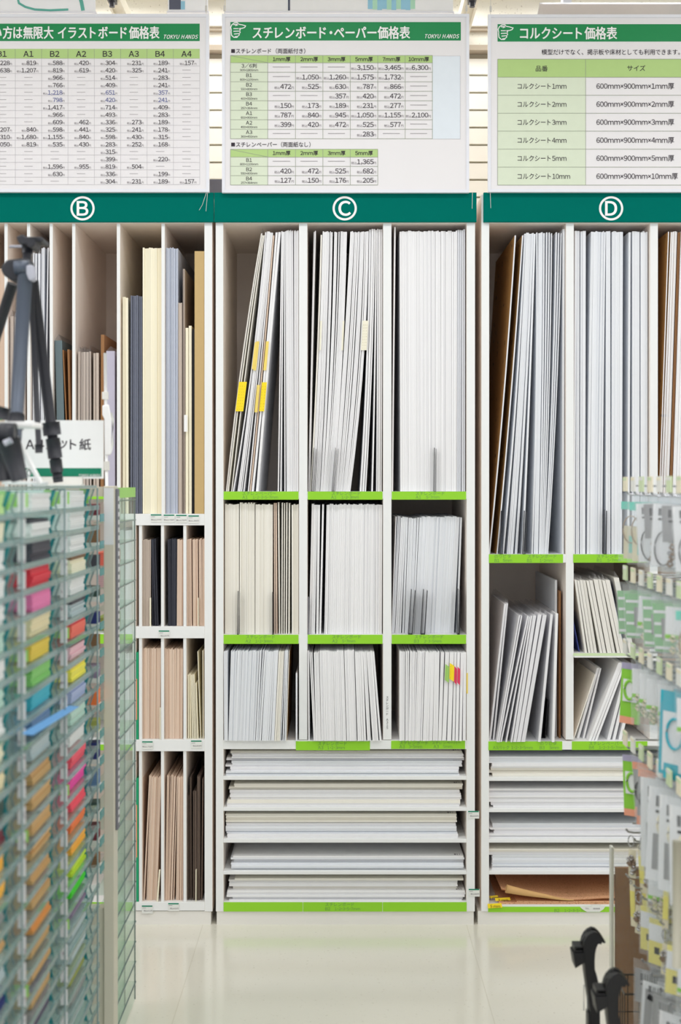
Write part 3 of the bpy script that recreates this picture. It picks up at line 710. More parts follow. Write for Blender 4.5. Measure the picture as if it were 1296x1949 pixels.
# ---- D, tall bays
boards(1055, 'white board leaning right in the tall left bay under band D', 'boards in the tall left D bay', [
    (1, 931.3, 934, 981.5, 984.5, 448, dict(left=brownp, mid=(959.5, 962.5), label='board with printed brown backing, leftmost in the tall left D bay')),
    (1, 946, 948.5, 995.5, 998.5, 448, dict(left=brownp, mid=(973, 976), label='board with printed brown backing, second in the tall left D bay')),
    (8, 957.5, 998, 1000, 1021.5, 444, dict(mid=(983, 1011))),
    (4, 1013, 1026, 1022, 1035, 443, dict(mid=(1021, 1032))),
    (7, 1027, 1045, 1035.5, 1071, 443, dict(mid=(1033, 1062), fill=.9)),
    (1, 1071, 1075, 1072.5, 1076.5, 436, dict(label='white board against the right wall of the tall left D bay'))], foamb, dep=.6)
boards(1055, 'white board upright in the tall middle bay under band D', 'boards in the tall middle D bay', [
    (3, 1093, 1104, 1096, 1105, 440, {}), (2, 1106, 1116, 1107, 1117, 440, {}), (10, 1119, 1148, 1127, 1155, 441, dict(mid=(1122, 1151))), (3, 1155, 1164, 1155.5, 1164, 441, {}), (7, 1166, 1186, 1167, 1188, 441, {}),
    (1, 1196, 1201, 1199, 1203, 442, {}), (4, 1206, 1220, 1206, 1220, 441, {}), (4, 1222, 1235, 1222, 1235, 441, {})], foamb, dep=.6)
boards(1055, 'board leaning right in the tall right bay under band D', 'boards in the tall right D bay', [
    (1, 1252.5, 1254.5, 1273.5, 1276, 441, dict(left=brownp, label='board with printed brown backing, leftmost in the tall right D bay')),
    (6, 1255.5, 1272, 1279, 1292, 441, dict(m=foam, left=brownp)), (2, 1273, 1278, 1293, 1298, 443, dict(m=brownb, fill=.6)), (14, 1279, 1340, 1299, 1350, 441, {})], foam, dep=.6)
bookend(951, 957, 972, 1055, 3, 'black bookend left in the tall left D bay'); bookend(995, 1000, 972, 1055, 3, 'black bookend right in the tall left D bay'); bookend(1149.5, 1154.5, 970, 1055, 1, 'black bookend in the tall middle D bay')
# ---- D, lower bays
boards(1411, 'tall white board at the right wall of the lower left D bay', None, [(1, 1063, 1067.5, 1063.5, 1068, 1104, {})], foamb, Y0=.09, dep=.5)
boards(1411, 'brown board at the right wall of the lower left D bay', None, [(1, 1069.2, 1072, 1069.6, 1072.4, 1125, {})], brownb, Y0=.06, dep=.5, name='brown_board', cat='board')
boards(1411, 'plastic-sleeved white board leaning right in the lower left D bay', 'sleeved boards in the lower left D bay', [
    (2, 932, 943, 961, 969, 1150, dict(Y0=.03, sleeve=1, fill=.87)), (2, 944, 950, 986, 993, 1172, dict(sleeve=1, fill=.87)), (3, 951, 974, 1002, 1012, 1173, dict(sleeve=1, fill=.87)), (3, 975, 999, 1013, 1040, 1171, dict(sleeve=1, fill=.87)),
    (1, 1021, 1030, 1046, 1052, 1170, dict(sleeve=1)), (1, 1049, 1054, 1056, 1061, 1168, {})], foam, Y0=-.014, dep=.42, name='sleeved_board')
bookend(1035, 1043, 1330, 1411, 5, 'black bookend at the foot of the lower left D bay', Y0=.06, d=.1)
boards(1243, 'plastic-sleeved cream board leaning left in the upper shelf of the lower middle D bay', 'sleeved boards on the small D shelf', [
    (6, 1113, 1154, 1092.5, 1127, 1105, dict(sleeve=1, fill=.87)), (4, 1155, 1190, 1128, 1160, 1104, dict(sleeve=1, fill=.87)), (1, 1196, 1210, 1167, 1179, 1100, dict(sleeve=1))], foamc, Y0=.0, dep=.4, name='sleeved_board')
boards(1243, 'blue board leaning left on the small D shelf', 'blue boards on the small D shelf', [(1, 1192.5, 1195.5, 1163, 1166, 1110, {}), (1, 1104, 1108, 1092, 1094, 1175, {})], bluep, Y0=.04, dep=.3, name='blue_board', cat='board')
boards(1411, 'large white sheet leaning right at the left of the lowest middle D bay', None, [(1, 1093, 1095, 1134, 1137, 1284, {})], foamc, Y0=.03, dep=.36, name='small_foam_board')
boards(1411, 'white board leaning right in the lowest middle D bay', 'boards in the lowest middle D bay', [
    (2, 1103, 1118, 1144.5, 1153, 1272, dict(Y0=.06)), (2, 1121, 1132, 1178, 1188, 1262, dict(Y0=.015)), (1, 1133, 1138, 1188.5, 1193, 1264, dict(Y0=.015)), (2, 1158, 1174, 1196, 1208, 1264, {}), (1, 1180, 1186, 1212, 1218, 1280, {})], foam, Y0=.03, dep=.36, name='small_foam_board')

# ---- B, tall bays
boards(935, 'pinkish board upright behind the tripod at the left edge of the B cabinet', 'boards in the leftmost B bay', [(4, -28, 6, -28, 6, 512, {})], beige, name='illustration_board', cat='board')
boards(935, 'clear-bagged grey board in the slot left of the tripod head', 'bagged boards left of the tripod', [(4, 16, 47, 16, 47, 603, dict(sleeve=1, fill=.8))], beigeg, name='illustration_board', cat='board')
boards(935, 'white clear-bagged board behind the tripod head', 'bagged boards behind the tripod', [(3, 59, 73, 59, 75, 482, dict(sleeve=1)), (3, 74, 84, 76, 91, 472, dict(sleeve=1, fill=.8)), (1, 84.5, 87, 91.5, 93.5, 478, dict(m=darkb))], foamb, name='illustration_board', cat='board')
boards(935, 'dark teal paper pack in a clear bag leaning left beside the tripod leg', None, [(1, 101, 127, 101, 116, 648, dict(sleeve=1, fill=.93, mid=(101, 124)))], teal, name='paper_pack', cat='paper pack', dep=.42)
boards(935, 'brown wooden board right of the dark teal paper pack', 'brown boards right of the teal pack', [(1, 129, 131, 116.5, 119, 666, {}), (1, 132, 136.5, 126, 130, 665, {})], brownb, name='brown_board', cat='board', dep=.4)
boards(935, 'grey board in a clear bag, left of the brown wooden board', 'grey bagged boards in the B cabinet', [(5, 145, 172, 146, 171, 670, dict(sleeve=1, fill=.85)), (2, 175, 187, 175, 186.5, 672, dict(fill=.8))], beigeg, name='illustration_board', cat='board', dep=.4)
boards(935, 'brown wooden board with a hanging hole in its corner, beside the lavender pack', None, [(1, 189, 195.5, 190, 196.5, 637, {})], brownb, name='brown_board', cat='board', dep=.5)
boards(935, 'lavender paper pack in crinkled clear plastic beside the brown wooden board', None, [(1, 199, 219, 198, 219, 668, dict(sleeve=1))], lavender, name='paper_pack', cat='paper pack', dep=.4)
boards(978, 'cream board at the left of the bay with the blue-grey boards', 'short cream boards in the B cabinet', [(2, 231, 243, 231, 242, 566, {})], creamb, name='illustration_board', cat='board')
boards(978, 'charcoal board between the short cream boards and the tall cream ones', 'charcoal boards in the B cabinet', [(6, 246, 269, 246.5, 269, 563, dict(fill=.8))], slateb, name='illustration_board', cat='board')
boards(978, 'tall cream board in the right half of the B cabinet', 'tall cream boards in the B cabinet', [(9, 270, 306.5, 270, 306.5, 472, {})], creamb, name='illustration_board', cat='board')
boards(978, 'tall blue-grey board in the rightmost tall bay of the B cabinet', 'tall blue-grey boards in the B cabinet', [(9, 314, 337, 314, 337.5, 472, dict(fill=.86))], greyb, name='illustration_board', cat='board')
boards(978, 'thin grey-beige board right of the tall blue-grey boards', 'thin boards right of the blue-grey ones', [(3, 338, 345, 338, 345, 576, {}), (2, 346, 351, 346.5, 350.5, 512, dict(fill=.6))], beigeg, name='illustration_board', cat='board')
r = boards(978, 'short cream board with a torn white tag left of the kraft box', 'short cream boards left of the kraft box', [(1, 351.5, 357, 351.5, 357, 624, {}), (1, 358, 364, 358, 363.5, 620, {})], creamb, name='illustration_board', cat='board')
sticker(r[0], 790, 822, .012, printw, -.003)
boards(978, 'black board squeezed between the cream boards and the kraft box', 'black boards left of the kraft box', [(2, 365, 369.3, 365, 369.3, 626, {})], blackb, name='illustration_board', cat='board')
boards(978, 'flat kraft cardboard box standing at the right wall of the tall B bays', None, [(1, 370, 388.5, 370, 388.5, 478, dict(fill=.99))], kraft, name='cardboard_box', cat='cardboard box', dep=.55, Y0=.006)
# ---- B, lower right bays
IB = dict(name='illustration_board', cat='board', dep=.36)
boards(1192.5, 'grey-beige board in the left bay below the four price cards', 'beige boards, upper left small B bay', [(7, 270.5, 285, 270.5, 285.5, 1027, {})], beigeg, **IB)
boards(1192.5, 'black board leaning right of beige ones, left small bay below the four price cards', 'black boards, upper left small B bay', [(5, 289, 300, 286.5, 294.5, 1026, {})], darkb, **IB)
boards(1192.5, 'black board in the centre small bay below the four price cards', 'black boards, upper centre small B bay', [(8, 318, 334, 317, 335, 1026, {})], darkb, **IB)
boards(1192.5, 'beige board right of black ones, centre small bay below the four price cards', 'beige boards, upper centre small B bay', [(5, 335, 346.5, 336, 347.5, 1027, {})], beige, **IB)
boards(1192.5, 'beige board in the right small bay below the four price cards', 'beige boards, upper right small B bay', [(4, 355, 364, 355, 363, 1026, dict(fill=.85)), (5, 366, 376, 365, 375, 1027, {}), (4, 378, 388.5, 377, 388.5, 1026, dict(fill=.85))], beige, **IB)
boards(1408, 'beige board in the left small bay of the third row of the B cabinet', 'beige boards, third row left', [(11, 270.5, 303, 270.5, 304.5, 1234, {})], beige, **IB)
boards(1408, 'beige board in the centre small bay of the third row of the B cabinet', 'beige boards, third row centre', [(11, 313, 346, 312.5, 347, 1235, {})], beige, **IB)
boards(1408, 'short cream board in the right small bay of the third row of the B cabinet', 'short cream boards, third row right', [(5, 356, 373, 355.5, 369, 1284, dict(fill=.8)), (1, 374, 376.5, 370.5, 373, 1300, {}), (1, 379.5, 382, 373.5, 376.5, 1240, dict(fill=.6)), (1, 384, 387, 383.5, 386.5, 1238, dict(fill=.6))], creamb, **IB)
boards(1717, 'beige board in the left small bay of the bottom row of the B cabinet', 'beige boards, bottom row left', [(1, 269, 270.6, 268.6, 270.4, 1480, {}), (3, 271, 279, 282.5, 287, 1476, {}), (8, 279.5, 297, 287.5, 305.5, 1479, {})], beige, **IB)
boards(1717, 'beige board in the centre small bay of the bottom row of the B cabinet', 'beige boards, bottom row centre', [(7, 312.8, 322, 316.5, 329.5, 1476, {}), (1, 322.5, 327, 330, 333.5, 1478, dict(fill=.8)), (7, 328, 346.5, 335, 347.5, 1479, {})], beige, **IB)
boards(1717, 'dark umber board in the right small bay of the bottom row of the B cabinet', 'umber boards, bottom row right', [(2, 355, 359, 355, 359, 1513, dict(fill=.5)), (2, 360, 364, 359.5, 363, 1480, dict(fill=.6)), (4, 365.5, 373, 366, 373, 1506, dict(fill=.8)), (4, 373.5, 380, 374, 380, 1478, dict(fill=.8)), (1, 381.5, 383.5, 384, 386, 1482, {})], umber, **IB)
# boards seen through the clear far trays
boards(1417, 'pale blue board behind the clear end trays of the left rack', 'pale boards behind the clear end trays', [(14, 205, 250, 205, 250, 1243, {})], foamb, **IB)
boards(1207, 'white board behind the clear end trays of the left rack, below the green shelf label', 'boards behind the upper clear end trays', [(12, 206, 250, 206, 250, 1010, {})], foamb, **IB)

# ------------------------------------------------------------------ flat stacks
def flat(ybot, label, group, clusters, m=foam, dep=.55):
    """clusters from the bottom: (count, y of upper edge, left x, right x, depth shift, options)"""
    z = Z(ybot) + .0003; yprev = ybot
    for c in clusters:
        n, yt, xl, xr, ys = c[:5]; op = c[5] if len(c) > 5 else {}
        Yf = .012 + ys; zt = Z(yt, .012); th = (zt - z) / n
        tl = op.get('tilt', 0.0)
        for k in range(n):
            z0, z1 = z + th * k + .00012, z + th * (k + 1) - .00012
            jl, jr, jy = R.uniform(-1, 1), R.uniform(-1, 1), R.uniform(-.004, .004)
            Y = Yf + jy; q = MB()
            q.box(max(X(xl + jl), X(426.2 if xl < 600 else 931.8)), min(X(xr + jr), X(887 if xr < 950 else 1393)), Y, Y + dep, z0, z1)
            if op.get('print') and k == n - 1:
                xe = min(X(xr + jr), X(887 if xr < 950 else 1393))
                for a, w in ((.030, .006), (.021, .003), (.013, .002)): q.box(xe - a, xe - a + w, Y + .012, Y + .03, z1, z1 + .00008, 1)
            tag(q.build('flat_foam_board', [op.get('m', m), inkg]), label, 'foam board', group)
        z = zt
C1 = 'white board lying flat in the %s flat shelf under band C'
flat(1477.5, C1 % 'top', 'flat boards, top C shelf', [(3, 1468, 429, 874, .0, dict(m=foamb)), (2, 1461, 437.5, 875, .006, dict(print=1)), (1, 1457.5, 428, 881, .02), (2, 1450, 440, 880, .01, dict(m=foamb, print=1)), (2, 1445, 429, 886, .03), (5, 1436, 440, 883, .012, dict(m=foam, print=1)), (2, 1432, 437, 880, .025, dict(m=foamc, print=1))])
flat(1537, C1 % 'second', 'flat boards, second C shelf', [(2, 1529.5, 431, 876, .004, {}), (2, 1523, 431.5, 876, .008, dict(m=foamc, print=1)), (1, 1518.5, 437, 879, .018), (2, 1511.5, 436.5, 879, .012, dict(print=1)), (1, 1506, 436, 877, .02), (2, 1500, 434, 882, .03, dict(m=foamc)), (2, 1493, 445, 882, .014, dict(print=1, m=foamc))])
flat(1597, C1 % 'third', 'flat boards, third C shelf', [(2, 1588.5, 432, 872, .004), (2, 1583, 429, 871, .018, dict(m=foamb)), (2, 1574, 429, 870, .012, dict(m=foamb)), (3, 1566, 429.5, 869, .02), (3, 1556, 428.5, 870, .014, dict(m=foamc)), (2, 1550, 429, 870, .008, dict(m=foamc, print=1))])
flat(1658, C1 % 'fourth', 'flat boards, fourth C shelf', [(1, 1654, 442, 884, .02), (3, 1643.5, 439, 883, .004, dict(m=foamb)), (2, 1637, 444, 884, .022), (1, 1633.5, 438, 884, .012, dict(m=foamb, print=1)), (1, 1630, 441.5, 883, .008, dict(print=1))])
flat(1717, C1 % 'bottom', 'flat boards, bottom C shelf', [(1, 1713, 436, 881, .002), (1, 1708, 441, 883, .016), (3, 1696, 431, 886, .006, dict(print=1)), (2, 1689.5, 441, 871, .026, dict(m=foamc)), (4, 1678, 434, 872, .02), (1, 1674, 444.5, 883, .012, dict(m=foamc))])
D1 = 'white board lying flat in the %s flat shelf under band D'
flat(1480, D1 % 'top', 'flat boards, top D shelf', [(2, 1473, 938, 1385, .006, dict(m=foamc)), (2, 1468, 930, 1385, .02, dict(m=foamc)), (2, 1462.5, 936, 1385, .014, dict(m=foamc)), (3, 1453, 937, 1385, .004), (4, 1441, 929, 1385, .008, dict(m=foamb))])
flat(1539.5, D1 % 'second', 'flat boards, second D shelf', [(1, 1534, 941, 1385, .004), (2, 1527, 936, 1385, .014), (4, 1515, 930, 1385, .008), (3, 1507, 928.5, 1385, .016), (2, 1502, 930, 1385, .01)])
flat(1597.5, D1 % 'third', 'flat boards, third D shelf', [(3, 1588, 929, 1385, .004), (2, 1581, 942, 1385, .02), (2, 1577, 934, 1385, .012), (3, 1569.5, 939, 1385, .018, dict(m=foamb))])
flat(1658, D1 % 'fourth', 'flat boards, fourth D shelf', [(2, 1652, 937, 1385, .006), (9, 1629, 938, 1385, .01, dict(m=foamb)), (3, 1622, 930, 1385, .014), (2, 1616, 927.5, 1385, .006, dict(m=foamc))])
# cork sheets: a curled one on top of flat ones
zb = Z(1722) + .0003
q = MB(); q.box(X(950), X(1385), .006, .5, zb, zb + .006); tag(q.build('cork_sheet', corkm), 'lowest flat cork sheet at the bottom of the D cabinet', 'cork sheet')
q = MB(); q.box(X(984), X(1385), .004, .5, zb + .0063, zb + .0105); tag(q.build('cork_sheet', corkm), 'middle flat cork sheet under the curled one in the D cabinet', 'cork sheet')
q = MB(); nx, ny = 46, 14; th = .0035
def cork_z(u, v):
    x = X(955) + (X(1385) - X(955)) * u
    lift = .034 * max(0, 1 - u / .34) ** 1.6
    wave = .0035 * math.sin(u * 16) * (u > .2) * (1 - v)
    return x, .006 + .5 * v - .02 * max(0, 1 - u / .3) * (1 - v) * 0, zb + .0108 + lift * (0.45 + .55 * (1 - v) ** 1.5) + .004 + wave + .003 * v
for s_ in (0, th):
    for j in range(ny + 1):
        for i in range(nx + 1):
            x, y, zz = cork_z(i / nx, j / ny); q.v.append(Vector((x, y, zz + s_)))
NN = (nx + 1) * (ny + 1)
for j in range(ny):
    for i in range(nx):
        a = j * (nx + 1) + i
        q.f.append([a, a + nx + 1, a + nx + 2, a + 1]); q.m.append(0); q.f.append([a + NN, a + NN + 1, a + NN + nx + 2, a + NN + nx + 1]); q.m.append(0)
for i in range(nx): q.f.append([i, i + 1, i + 1 + NN, i + NN]); q.m.append(1)
for j in range(ny): a = j * (nx + 1); q.f.append([a + nx + 1, a, a + NN, a + NN + nx + 1]); q.m.append(1)
ck = q.build('cork_sheet', [corkm, mat('cork_edge', (150, 98, 60), .8, 0, .1, 200)], smooth=False); tag(ck, 'upper cork sheet with a curled front corner in the D cabinet', 'cork sheet')
# the rolled-over front edge of the upper sheet
q = MB(); pts = []
for k in range(13):
    u = .02 + .30 * k / 12; x, y, zz = cork_z(u, 0); pts.append((x, y - .004, zz + .003 + .006 * (1 - k / 12)))
q.tube(pts, [.013 * (1 - k / 12) + .0015 for k in range(13)], 10); q.build('rolled_edge', mat('cork_back', (208, 166, 110), .8, 0, .06, 60), ck, smooth=True)
# yellow tags lying on the bottom shelf of D
for i, (x0, y0, x1, y1, tx, lab, yy) in enumerate(((932, 1706, 949, 1711.5, '1 mm', 'yellow paper tag at the back left of the cork shelf', .05), (943, 1710, 972, 1717, '2 mm', 'yellow paper tag beside the cork sheet corner', .02), (929, 1721, 956, 1729, '5 mm', 'yellow paper tag hanging over the green label at the left of the cork shelf', -.006))):
    q = MB(); a = at(x0, y1, yy); c = at(x1, y0, yy)
    zz = max(a.z, zb + .0066) if yy > 0 else a.z
    q.add([(a.x, yy, zz), (c.x, yy, zz + .003), (c.x - .003, yy + .003, c.z + .003), (a.x - .002, yy + .003, c.z), (a.x, yy + .0008, zz), (c.x, yy + .0008, zz + .003), (c.x - .003, yy + .0038, c.z + .003), (a.x - .002, yy + .0038, c.z)],
          [(0, 1, 2, 3), (7, 6, 5, 4), (0, 4, 5, 1), (1, 5, 6, 2), (2, 6, 7, 3), (3, 7, 4, 0)])
    text(q, tx, (x0 + x1) / 2, (y0 + y1) / 2, 7, yy - .0008, mi=1); tag(q.build('paper_tag', [yel, ink]), lab, 'tag')
# white torn label on the green strip of D
q = MB(); Y = -.0026; P = [(1103, 1725.5), (1152, 1725.5), (1148, 1731), (1141, 1735.5), (1117, 1735.5), (1109, 1731)]
q.prism([(at(x, y, Y).x, at(x, y, Y).z) for x, y in reversed(P)], 'y', Y - .0004, Y)
prect(q, 1126, 1721.5, 1143, 1733, Y - .0008, mi=0)
for k in range(7): prect(q, 1129 + k * 1.9, 1728, 1130 + k * 1.9, 1731, Y - .0010, mi=1)
text(q, 'No.', 1118, 1729, 4.5, Y - .0008, mi=1); tag(q.build('price_label', [cardw, inkg]), 'torn white label with a barcode sticker on the green strip below the cork sheets', 'label')

# ------------------------------------------------------------------ small price cards
def price_card(x0, y0, x1, y1, tx, label, Y=-.0022, rot=0):
    e = tag(empty('price_card', at((x0 + x1) / 2, y1, Y)), label, 'price card')
    q = MB(); prect(q, x0, y0, x1, y1, Y, .0008); q.build('card', cardw, e)
    q = MB(); prect(q, x0, y0, x1 - 1, y0 + 2.3, Y - .0004); q.build('header_strip', cardg, e)
    q = MB(); text(q, tx, x1 - 1.2, y1 - 4.8, 3.5, Y - .0003, 'R', bold=.004); pline(q, [(x0 + 1, y0 + 4.6), (x0 + 8, y0 + 4.6)], .7, Y - .0003); q.build('lettering', inkg, e)
for x0, y0, tx, lab in ((287, 979, '税込2,270円', 'first price card from the left on the shelf front under the tall cream boards'), (311.5, 979.5, '税込2,730円', 'second price card from the left on the shelf front under the blue-grey boards'),
        (335, 980, '税込2,730円', 'third price card from the left on the shelf front of the B cabinet'), (358.5, 981, '税込1,890円', 'price card on the shelf front under the kraft box'),
        (302, 1200, '税込357円', 'single price card on the second white shelf front of the B cabinet'), (270.5, 1411, '税込1,732円', 'price card at the left of the third white shelf front of the B cabinet'),
        (363.5, 1409.5, '税込493円', 'price card at the right of the third white shelf front of the B cabinet'), (270, 1723.5, '税込472円', 'yellowish price card at the left of the lowest shelf front of the B cabinet'), (320, 1719, '税込420円', 'price card in the middle of the lowest shelf front of the B cabinet'),
        (891, 1543.5, '税込630円', 'upper price card bridging the gap between the C and D cabinets'), (892, 1692, '税込866円', 'lower price card bridging the gap between the C and D cabinets')):
    price_card(x0, y0, x0 + 21, y0 + (15 if x0 < 880 else 14.5), tx, lab)
# green board pieces standing in the half-hidden B bay beside the glass
for y0, y1, lab in ((1242, 1400, 'green printed card standing beside the third row of the B cabinet'), (1482, 1662, 'green printed card standing beside the bottom row of the B cabinet')):
    q = MB(); a, c = X(258.8), X(262.8); q.box(a, c, .004, .3, Z(1408 if y1 < 1408 else 1717) + .0003, Z(y0), 0)
    prect(q, 259.2, y0 + 50, 261, y1 - 30, .0030, mi=1); tag(q.build('printed_card', [mat('card_green', (22, 160, 110), .5), mat('card_orange', (226, 150, 110), .6)]), lab, 'printed card')

for rows, yb, yt in (([(284.6, 287, 284.6, 287), (375.6, 377.4, 375.6, 377.4)], 1192.5, 1138), ([(303.6, 305.4, 303.6, 305.4)], 1408, 1347), ([(297.6, 300.4, 302, 304.8), (371.6, 373.2, 372, 373.4)], 1717, 1656)):
    for r_ in rows:
        boards(yb, 'low cream divider card standing in front of boards in the small B bays', 'low divider cards in the small B bays', [(1, *r_, yt, {})], creamb, name='divider_card', cat='divider card', Y0=.006, dep=.011)

# ------------------------------------------------------------------ left foreground: clear tray rack with coloured paper
def dY(d): return d - D0
acr = clear('acrylic', (246, 252, 251), 0.10, 0.12, 0.06)  # milky haze imitates reflections and lifts the dark between the trays
acre = mat('acrylic_edge', (40, 140, 146), 0.25, 0, .04, 10, spec=.6)
acrl = mat('acrylic_lip', (132, 154, 156), 0.2, 0, .05, 10, spec=.6)
lipm = clear('acrylic_lip_clear', (196, 220, 219), .12, .28, .06)
alu = mat('upright_metal', (206, 202, 186), 0.45, 0, .03, 8)
slot = mat('upright_slot', (112, 114, 122), 0.5)
XF, XB = -0.615, -0.93
rack = tag(empty('paper_tray_rack', (-.77, dY(2.7), 0)), 'clear acrylic tray rack full of coloured paper at the left edge', 'display rack')
PITCH, Z0, NR = 0.0505, 1.462, 28
zs = [Z0 - PITCH * k for k in range(NR)]
MB().box(XB - .02, XB, dY(1.85), dY(3.55), 0, 1.50).build('back_panel', plinthm, rack)
q = MB(); q.box(XB, XF + .004, dY(1.85), dY(3.55), 1.514, 1.518, 0); q.box(XF + .004, XF + .007, dY(1.85), dY(3.55), 1.512, 1.519, 1); q.build('top_plate', [acr, acrl], rack)
for z in zs:
    q = MB(); y0, y1 = dY(1.85), dY(3.54)
    q.add([(XB, y0, z), (XF, y0, z), (XF, y1, z), (XB, y1, z), (XB, y0, z + .003), (XF, y0, z + .003), (XF, y1, z + .003), (XB, y1, z + .003)], [(0,3,2,1), (4,5,6,7), (0,1,5,4), (2,3,7,6), (3,0,4,7)], 0)
    # turned-up front lip with a slanted nose past the end panel
    q.box(XF, XF + .003, y0, dY(3.61), z - .003, z + .007, 1); q.box(XF, XF + .0032, y0, dY(3.61), z - .0045, z - .003, 2)
    q.add([(XF, y1, z), (XF, dY(3.61), z), (XB + .2, y1, z), (XF, y1, z + .003), (XF, dY(3.61), z + .003), (XB + .2, y1, z + .003)], [(0, 1, 2), (3, 5, 4), (0, 3, 4, 1), (1, 4, 5, 2)], 0)
    q.build('shelf_plate', [acr, lipm, acrl], rack)
def saw(d, th, teal_edge, x_out=0.0):
    """divider sheet with a stepped front; the cut edge shows as a coloured band"""
    front = [(XF - .006 + x_out, 1.508)]
    for z in zs:
        front += [(XF - .001 + x_out, z + PITCH * .96), (XF - .012 + x_out, z + .016), (XF - .008 + x_out, z + .001)]
    q = MB(); q.prism(([(XB, 1.508)] + front + [(XF - .02, .05), (XB, .05)])[::-1], 'y', dY(d), dY(d) + th, 0, 0)
    w = .0075 if teal_edge else .003; y0, y1 = dY(d) - .0004, dY(d) + th + .0004
    for a, c in zip(front, front[1:]):
        q.add([(a[0] - w, y0, a[1]), (a[0], y0, a[1]), (c[0], y0, c[1]), (c[0] - w, y0, c[1]), (a[0] - w, y1, a[1]), (a[0], y1, a[1]), (c[0], y1, c[1]), (c[0] - w, y1, c[1])], [(0, 3, 2, 1), (4, 5, 6, 7), (1, 2, 6, 5), (0, 4, 7, 3)], 1)
    return q.build('divider', [acr, acre if teal_edge else acrl], rack)
cols = (1.86, 2.28, 2.70, 3.12)
for d0 in cols:
    saw(d0 + .015, .003, False); saw(d0 + .378, .005, True)
saw(3.54, .004, False, .004)
q = MB()
for d0 in (2.28, 2.70, 3.12, 3.54): q.tube([(XF + .010, dY(d0), 0.05), (XF + .010, dY(d0), 1.512)], .0022, 6)
q.build('front_rod', acrl, rack)
lw = mat('label_white', (240, 238, 240), .5, 0, .05, 60, speck=((190, 178, 186), 60, .60)); lg = mat('label_green', (160, 214, 110), .5)
for d0 in cols[1:]:
    q = MB()
    for k, z in enumerate(zs):
        q.box(XF - .010, XF + .006, dY(d0 + .05), dY(d0 + .0506), z + .009, z + .044, 0)
        if k in (6, 13, 19): q.box(XF - .03, XF + .004, dY(d0 + .082), dY(d0 + .0826), z + .016, z + .04, 1)
    q.build('label_strip', [lw, lg], rack)
    q = MB(); q.box(XF - .03, XF + .008, dY(d0 + .062), dY(d0 + .0626), 1.478, 1.506); q.box(XF - .03, XF - .008, dY(d0 + .395), dY(d0 + .3956), 1.474, 1.510); q.build('section_card', lg, rack)
PC = {'white': (238, 238, 238), 'charcoal': (78, 76, 86), 'red': (226, 58, 74), 'pink': (238, 130, 182), 'cream': (240, 226, 186), 'yellow': (238, 208, 84), 'green': (140, 206, 118), 'cyan': (70, 184, 206), 'steel blue': (102, 136, 178),
      'pale grey': (190, 204, 208), 'tan': (212, 172, 118), 'maroon': (120, 50, 62), 'orange tan': (226, 160, 92), 'dark green': (62, 84, 78), 'grey': (156, 158, 158), 'navy': (44, 54, 120), 'purple': (92, 74, 106), 'salmon': (250, 120, 104), 'rose': (240, 196, 206),
      'lemon': (248, 238, 96), 'lavender': (176, 188, 226), 'mint': (196, 224, 212), 'coral': (252, 96, 116), 'hot pink': (252, 82, 178), 'orange': (254, 132, 72), 'amber': (255, 190, 74), 'lime': (204, 232, 66), 'neon green': (74, 226, 48), 'mauve': (150, 134, 160), 'olive': (168, 174, 92), 'pale green': (200, 232, 160), 'ivory': (246, 240, 214), 'brown': (140, 104, 74)}
STK = ([['pale green', 'ivory', 'white', 'white', 'white', 'mint', 'white', 'mint', 'white', 'ivory', 'cream', 'dark green', 'maroon', 'amber', 'amber', 'grey', 'tan', 'pale grey', 'navy', 'grey', 'pale grey', 'grey'],
        ['white', 'white', 'charcoal', 'red', 'pink', 'cream', 'yellow', 'green', 'cyan', 'steel blue', 'pale grey', 'tan', 'tan', 'tan', 'tan', 'tan', 'tan', 'orange tan', 'tan', 'tan', 'tan', 'purple'],
        ['white', 'white', 'white', 'ivory', 'white', 'pale grey', 'salmon', 'rose', 'lemon', 'lavender', 'mint', 'white', 'coral', 'hot pink', 'coral', 'orange', 'amber', 'lime', 'neon green', 'mauve', 'pale grey', 'pale grey', 'olive', 'grey', 'pale grey']])
TOPC = {(1, 12): 'tan', (1, 13): 'purple', (1, 14): 'maroon', (1, 16): 'maroon', (1, 17): 'brown', (1, 18): 'dark green', (1, 19): 'dark green', (1, 20): 'navy', (2, 3): 'brown', (2, 5): 'charcoal', (2, 6): 'red', (2, 7): 'maroon', (2, 9): 'navy', (2, 8): 'yellow', (1, 1): 'charcoal', (2, 19): 'purple'}
ORD = 'first second third fourth fifth sixth seventh eighth ninth tenth eleventh twelfth thirteenth fourteenth fifteenth sixteenth seventeenth eighteenth nineteenth twentieth twenty-first twenty-second twenty-third twenty-fourth twenty-fifth'.split()
def paper(c): return mat('paper_' + c.replace(' ', '_'), PC[c], .65, 0, .05, 40, strata=60)
for ci, names in enumerate(STK):
    d0 = cols[ci + 1]
    for k, cn in enumerate(names):
        z = zs[k] + .0032; h = R.uniform(.035, .043); q = MB(); n = 5
        for i in range(n):
            dx, dy_ = R.uniform(-.003, .003), R.uniform(-.004, .004)
            mi = 1 if (i == n - 1 and (ci, k) in TOPC) else 0
            q.box(-.84, XF - .012 + dx, dY(d0 + .185) + dy_, dY(d0 + .365) + dy_ * .5, z + h * i / n + .0001, z + h * (i + 1) / n, mi)
        ms = [paper(cn), paper(TOPC.get((ci, k), cn))]
        tag(q.build('paper_stack', ms), '%s paper stack, %s from top in the %s column of the clear tray rack' % (cn, ORD[k], ('leftmost', 'middle', 'rightmost')[ci]), 'paper stack')
